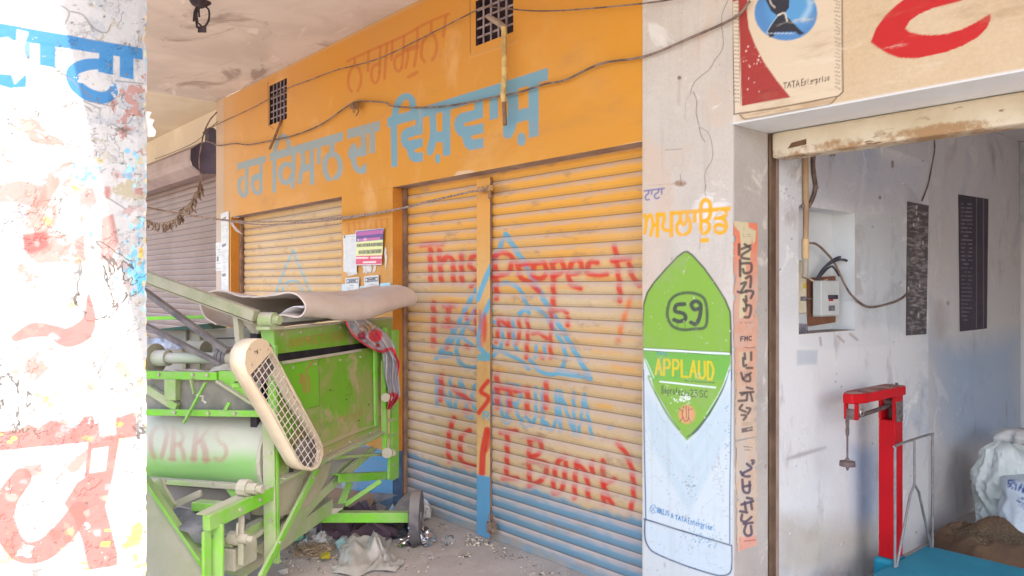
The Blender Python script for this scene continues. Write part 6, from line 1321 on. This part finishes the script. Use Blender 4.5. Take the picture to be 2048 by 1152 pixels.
# ================================================================== sacks
def lump(c, prof, seed, amp, sq=(1, 1), n=56, m=34, fold=7):
    """sack skin: profile of (radius, height) swept round, pushed in and out by folds"""
    pr = np.asarray(smoothpath([z(a, b, 0) for a, b in prof], 8))[:, :2]; P = []
    for i, (r, h) in enumerate(pr):
        row = []
        for j in range(n + 1):
            t = 2 * math.pi * (j % n) / n; d = .6 * mnoise.noise((math.cos(t) * 1.6 + seed, math.sin(t) * 1.6, h * 4)) + .55 * (.6 - 2 * abs(mnoise.noise((math.cos(t) * fold * .28, math.sin(t) * fold * .28 + seed, h * 8 + t * .3)))) + .3 * (.5 - 2 * abs(mnoise.noise((math.cos(t) * fold * .6, math.sin(t) * fold * .6 + seed, h * 17))))
            rr = r * (1 + amp * d); row.append(np.asarray(c) + rt * rr * math.cos(t) * sq[0] + fw * rr * math.sin(t) * sq[1] + K * (h * (1 + amp * .5 * mnoise.noise((math.cos(t), math.sin(t), seed)))))
        P.append(row)
    return np.array(P)
m_sack = pmat('white_woven_sack', (.60,.63,.60), (.46,.50,.48), 5, .6, bump=.6, bsc=40, spots=((.35,.38,.36), 9, .68))
c0 = atT(2018, 0, 4.95); c0[2] = 0
P_ = lump(c0, [(.02,.004),(.15,.01),(.185,.08),(.19,.2),(.20,.33),(.185,.42),(.165,.49),(.14,.55),(.07,.585),(.01,.58)], 2.3, .26, (1, .9), 130)
o = G().sheet(P_).done('white_sack', m_sack, None, smooth='auto', sharp=.7); tag(o, 'slumped white plastic sack with crumpled top behind the jute sack', 'sack')
c1 = atT(2076, 0, 4.72); c1[2] = 0
kk = np.linspace(0, 1, 60); tt = np.linspace(0, 2 * math.pi, 120)
bagP = np.array([[c1 + (rt * math.cos(t) + fw * math.sin(t) * .8) * (.195 * (1 - .9 * max(0, h - .93) / .07) * (.82 + .3 * math.sin(min(1, h * 1.3 + .12) * 2.4)) * (1 + .07 * mnoise.noise((math.cos(t) * 1.6, math.sin(t) * 1.6, h * 3)) + .06 * (.5 - 2 * abs(mnoise.noise((math.cos(t) * 2.2, math.sin(t) * 2.2, h * 5 + 3)))))) + K * (h * .46) for t in tt] for h in kk])
bc = Canvas(bagP); X6 = lambda p: crop(1860, 820, 3.468, p)
bc.text('RYAMERICA', X6([(545,535)])[0], X6([(860,640)])[0], 15, 18, 3, (.05,.08,.26), .3); bc.text('LAPUNJAB', X6([(610,612)])[0], X6([(760,660)])[0], 5, 6, 1.3, (.05,.08,.26), .3); bc.text('GANNAM', X6([(600,640)])[0], X6([(740,690)])[0], 5, 6, 1.3, (.05,.08,.26), .3); bc.text('NCOC', X6([(618,670)])[0], X6([(720,705)])[0], 5, 6, 1.3, (.05,.08,.26), .3)
m_bag = cmat('printed_sack', (.62,.67,.72), (.54,.60,.66), 4, bump=.3, bsc=70, rough=.6, wear=(30, .25, .2))
o = bc.mesh('printed_sack', m_bag, None, smooth=True); tag(o, 'white sack printed in dark blue capitals at the right edge', 'sack')
c2 = atT(2045, 0, 5.2); c2[2] = 0
P_ = lump(c2 + K * .55, [(.02,0),(.12,.01),(.14,.05),(.10,.09),(.02,.10)], 5.1, .6, (1.2, .8), 48)
o = G().sheet(P_).done('crumpled_wrapper', pmat('clear_red_wrapper', (.55,.52,.50), (.62,.60,.58), 9, .4, spots=((.5,.05,.06), 7, .62)), None, smooth=True); tag(o, 'crumpled clear wrapper with red print on top of the white sack', 'wrapper')
js = thing('jute_sack', 'open brown jute sack of chaffy grain on the floor before the white sacks', 'sack', atT(1990, 576, 4.58) * z(1, 1, 0))
cj = np.array(ORG[js.name])
m_jute = pmat('jute', (.24,.145,.085), (.17,.095,.06), 5, .95, bump=.6, bsc=140); m_jl = pmat('jute_tan', (.27,.165,.095), (.20,.12,.07), 6, .95, bump=.5, bsc=140)
kj = NT('jute_and_grain'); aj = kj.n('ShaderNodeAttribute', attribute_name='paint')
cjt = kj.mix(kj.step(kj.noise(5, 6), .35, .65), (.16, .09, .05), (.105, .06, .038)); wvj = kj.n('ShaderNodeTexWave'); wvj.inputs['Scale'].default_value = 120; wvj.inputs['Distortion'].default_value = 2; kj.put(wvj.inputs['Vector'], kj.co)
cjt = kj.mix(kj.math('MULTIPLY', wvj.outputs['Fac'], .25), cjt, (.24, .15, .085))
cgr = kj.mix(kj.step(kj.noise(70, 4, .7), .35, .65), (.09, .058, .035), (.22, .155, .095)); cgr = kj.mix(kj.step(kj.noise(120, 2), .66, .70), cgr, (.42, .34, .24))
kj.bump(kj.math('ADD', kj.noise(90, 4, .7), kj.noise(12, 4)), .8, .01); m_jm = kj.out(kj.mix(aj.outputs['Alpha'], cjt, cgr), .95)
nr, na = 60, 140; PJ = np.zeros((nr, na, 3)); al = np.zeros((nr, na))
for i in range(nr):
    r = i / (nr - 1)
    for j in range(na):
        t = 2 * math.pi * (j % (na - 1)) / (na - 1); ct, st = math.cos(t), math.sin(t)
        out_ = 1 + .10 * mnoise.noise((ct * 1.5, st * 1.5, 3)) + .04 * mnoise.noise((ct * 5, st * 5, 8))
        x_, y_ = r * ct * out_, r * st * out_
        rim = .72 + .10 * mnoise.noise((ct * 2, st * 2, 11))
        h = .13 + .05 * (1 - r * r) if r < rim else .0
        fold = (.5 - 2 * abs(mnoise.noise((x_ * 3, y_ * 3, 5)))) * .035 + .015 * mnoise.noise((x_ * 8, y_ * 8, 2))
        if r >= rim:
            q_ = (r - rim) / (1 - rim); h = (.165 + .03 * math.sin(3 * t + 1)) * math.sqrt(max(0, 1 - q_ * q_)) + fold * (1 - q_)
        else: h = h + .008 * mnoise.noise((x_ * 25, y_ * 25, 1)); al[i, j] = min(1, (rim - r) / .03)
        for (gx, gy, gr, gh) in ((.10, .45, .26, .085), (.30, .25, .2, .07), (-.6, -.35, .25, .05)):
            w_ = math.exp(-((x_ - gx) ** 2 + (y_ - gy) ** 2) / gr ** 2); h += gh * w_ * (1 - r ** 4) + .03 * w_ * fold
            if gh > .06: al[i, j] *= 1 - min(1, w_ * 1.6)
        PJ[i, j] = cj + rt * .335 * x_ + fw * .27 * y_ + K * max(.002, h * .78)
jc_ = Canvas(PJ); jc_.col[..., 3] = al; jc_.mesh('sack_cloth', m_jm, js, smooth=True)

# ================================================================== rubbish on the veranda floor
def crumple(name, label, cat, px, hgt, mat, seed, n=34, freq=3.2, base=.004, th=None, edge=.25):
    q = [onZ(x, y, 0) for x, y in px]; P = []       # px: far-left, far-right, near-right, near-left on the floor
    for i in range(n):
        b = i / (n - 1); row = []
        for j in range(n):
            a = j / (n - 1); p = (q[0]*(1-a)+q[1]*a)*(1-b) + (q[3]*(1-a)+q[2]*a)*b
            e = min(1, min(a, 1-a, b, 1-b) / edge); v = (a*freq + seed, b*freq, seed*.7)
            h = (1 - 2*abs(mnoise.noise(v))) * .6 + (1 - 2*abs(mnoise.noise((v[0]*2.3, v[1]*2.3, 4)))) * .3 + .2*mnoise.noise((v[0]*6, v[1]*6, 1))
            w = np.array([mnoise.noise((v[0]*1.3, v[1]*1.3, 9)), mnoise.noise((v[0]*1.3, v[1]*1.3, 17)), 0]) * hgt * .8
            row.append(p + w + K * (base + hgt * max(0, h) * (.15 + .85*e)))
        P.append(row)
    g = G(); (g.thick(np.array(P), th) if th else g.sheet(np.array(P)))
    o = g.done(name, mat, None, smooth='auto', sharp=.5); tag(o, label, cat); return o
m_poly = pmat('dirty_white_plastic', (.40,.37,.335), (.33,.305,.275), 6, .45, bump=.2, bsc=60, spec=.5)
crumple('plastic_sheet', 'large crumpled off-white plastic sheet on the floor before the machine', 'plastic sheet', [(690,1072),(775,1076),(812,1146),(672,1150)], .12, m_poly, 1.7, 70, 1.9)
kfz = NT('silver_foil'); kfz.bump(kfz.noise(60, 3), .3, .004); m_foil = kfz.out((.72,.72,.74), .22, 1.0)
crumple('silver_foil', 'crumpled silver foil wrapper by the wheel', 'foil', [(823,1066),(862,1064),(872,1090),(800,1097)], .085, m_foil, 4.2, 26, 4)
crumple('dark_tarpaulin', 'dark purple crumpled tarpaulin under the machine axle', 'tarpaulin', [(590,1038),(806,1030),(812,1086),(600,1082)], .17, pmat('purple_tarp', (.055,.03,.045), (.09,.055,.07), 6, .7), 8.1, 40, 4)
crumple('green_polythene', 'crumpled sea-green polythene bag behind the diagonal brace', 'plastic bag', [(566,1056),(602,1054),(618,1084),(575,1088)], .10, pmat('green_film', (.10,.32,.22), (.2,.42,.32), 8, .4, spec=.5), 2.9, 24, 3)
crumple('clear_polythene', 'heap of greyish clear polythene behind the chaff', 'plastic bag', [(604,1066),(668,1064),(676,1088),(600,1092)], .07, pmat('grey_film', (.42,.39,.37), (.3,.27,.26), 12, .35, spec=.5), 6.3, 28, 4)
crumple('black_bag', 'black plastic bag bulging under the axle next to the wheel', 'plastic bag', [(768,1030),(818,1030),(822,1078),(776,1080)], .15, pmat('black_film', (.02,.02,.028), (.04,.04,.05), 8, .35, spec=.5), 3.3, 26, 2.6)
crumple('white_polythene', 'small white polythene scrap behind the green leg', 'plastic bag', [(556,1070),(590,1062),(596,1084),(560,1092)], .06, m_poly, 9.2, 20, 3)
crumple('clear_wrapper', 'clear wrapper tangled behind the wheel rim', 'wrapper', [(838,1020),(856,1020),(858,1040),(842,1042)], .12, bpy.data.materials['grey_film'], 5.5, 18, 3)
# chaff heap as loose flakes
rr = random.Random(12); g = G()
for i in range(420):
    c = onZ(rr.gauss(618, 22), rr.gauss(1103, 8), 0) + K * abs(rr.gauss(.006, .012)); a = rr.uniform(0, 6.3); L = rr.uniform(.006, .022); w = rr.uniform(.002, .008); d = z(math.cos(a), math.sin(a), rr.uniform(-.4,.4)) * L; s_ = z(-math.sin(a), math.cos(a), rr.uniform(-.3,.3)) * w
    g.add([c - d - s_, c + d - s_, c + d + s_, c - d + s_, c - d*.2 + K*.003], [[0,1,4],[1,2,4],[2,3,4],[3,0,4]])
o = g.done('chaff', pmat('chaff_flakes', (.42,.31,.20), (.26,.18,.12), 60, .95, bump=0), None); tag(o, 'loose pile of dry chaff flakes by the diagonal brace', 'chaff'); o['kind'] = 'stuff'
g = G()
for (x0, x1, y0, y1, n) in ((930,1000,1068,1092,150),(985,1060,1085,1120,120),(560,940,1080,1150,150),(860,940,1030,1062,70),(1040,1180,1108,1150,90),(540,700,1090,1150,120)):
    for i in range(n):
        x = rr.uniform(x0, x1); y = rr.uniform(y0, y1) ; c = onZ(x, y, .002)
        if c[1] > YS - .07: continue
        a = rr.uniform(0, 6.3); L = rr.uniform(.003, .015) * (1.6 if n in (150,) and x0 == 930 else 1); w = L * rr.uniform(.2,.7); d = z(math.cos(a), math.sin(a), .1) * L; s_ = z(-math.sin(a), math.cos(a), 0) * w
        g.add([c - d, c - s_, c + d, c + s_, c + K * w], [[0,1,4],[1,2,4],[2,3,4],[3,0,4]])
o = g.done('floor_crumbs', pmat('crumbs', (.50,.42,.34), (.10,.08,.07), 50, .95, bump=0, contrast=(.45,.55)), None); tag(o, 'scattered crumbs and wood chips along the foot of the shutter', 'litter'); o['kind'] = 'stuff'
def scrap(name, label, px, mat, lift=.006, cat='litter'):
    P = [onZ(x, y, lift + (.012 if i % 2 else 0)) for i, (x, y) in enumerate(px)]; o = G().prism(P, (0,0,.0015)).done(name, mat, None); tag(o, label, cat)
m_pw = pmat('scrap_white', (.62,.60,.57), None, 20, .8)
scrap('yellow_wrapper', 'small yellow wrapper lying on the chaff', [(640,1106),(661,1104),(660,1117),(642,1118)], pmat('wrapper_yellow', (.45,.38,.03), None, 20, .5), .02, 'wrapper')
scrap('cyan_paper', 'pale cyan paper scrap leaning on the big plastic sheet', [(670,1084),(688,1074),(692,1086),(676,1099)], pmat('cyan_paper', (.36,.55,.60), None, 20, .7), .03, 'paper scrap')
scrap('paper_scrap', 'white paper scrap in the front left of the floor', [(556,1142),(574,1138),(576,1147),(562,1149)], m_pw, .004, 'paper scrap')
scrap('paper_scrap', 'thin white sliver left of the big plastic sheet', [(663,1135),(684,1128),(685,1133),(668,1139)], m_pw, .01, 'paper scrap')
scrap('paper_scrap', 'tiny white chip on bare floor beyond the plastic sheet', [(857,1115),(867,1114),(866,1118),(858,1119)], m_pw, .003, 'paper scrap')
scrap('folded_scrap', 'folded dark and pale scrap on the floor before the centre post', [(925,1110),(938,1101),(943,1107),(930,1113)], pmat('scrap_brown', (.28,.22,.18), (.5,.46,.4), 60, .8), .008)
scrap('grey_scrap', 'grey plastic scrap under the left of the big shutter', [(864,1018),(880,1022),(890,1028),(872,1030)], pmat('scrap_grey', (.38,.36,.35), None, 30, .6), .01)
# a clear cup on its side
cc = onZ(893, 1080, .028); kg = NT('clear_plastic'); kg.b.inputs['Transmission Weight'].default_value = .92; kg.b.inputs['IOR'].default_value = 1.2; m_cup = kg.out((.9,.9,.9), .12)
d_ = rt * .7 - fw * .5; d_ /= np.linalg.norm(d_)
o = G().tube([cc - d_*.035, cc + d_*.035], [.024,.036], 20, cap=False).done('plastic_cup', m_cup, None, smooth=True); o.modifiers.new('t', 'SOLIDIFY').thickness = .0015; tag(o, 'clear plastic cup lying on its side near the silver foil', 'cup')
# cardboard and sheet against the blue plinth
o = G().prism([onZ(660,1035,.02), onZ(735,1030,.02), onY(752,988,2.9), onY(650,972,2.9)], (0, .006, 0)).done('cardboard', pmat('cardboard', (.30,.185,.11), (.24,.145,.09), 5, .9), None); tag(o, 'brown cardboard leaning on the blue plinth behind the machine', 'cardboard')
o = G().prism([onY(735,1015,2.86), onY(750,985,2.86), onY(795,990,2.86), onY(770,1000,2.86)], (0, .005, 0)).done('grey_sheet', pmat('grey_card', (.22,.19,.19), None, 6, .9), None); tag(o, 'grey pointed sheet lying against the blue plinth', 'sheet')
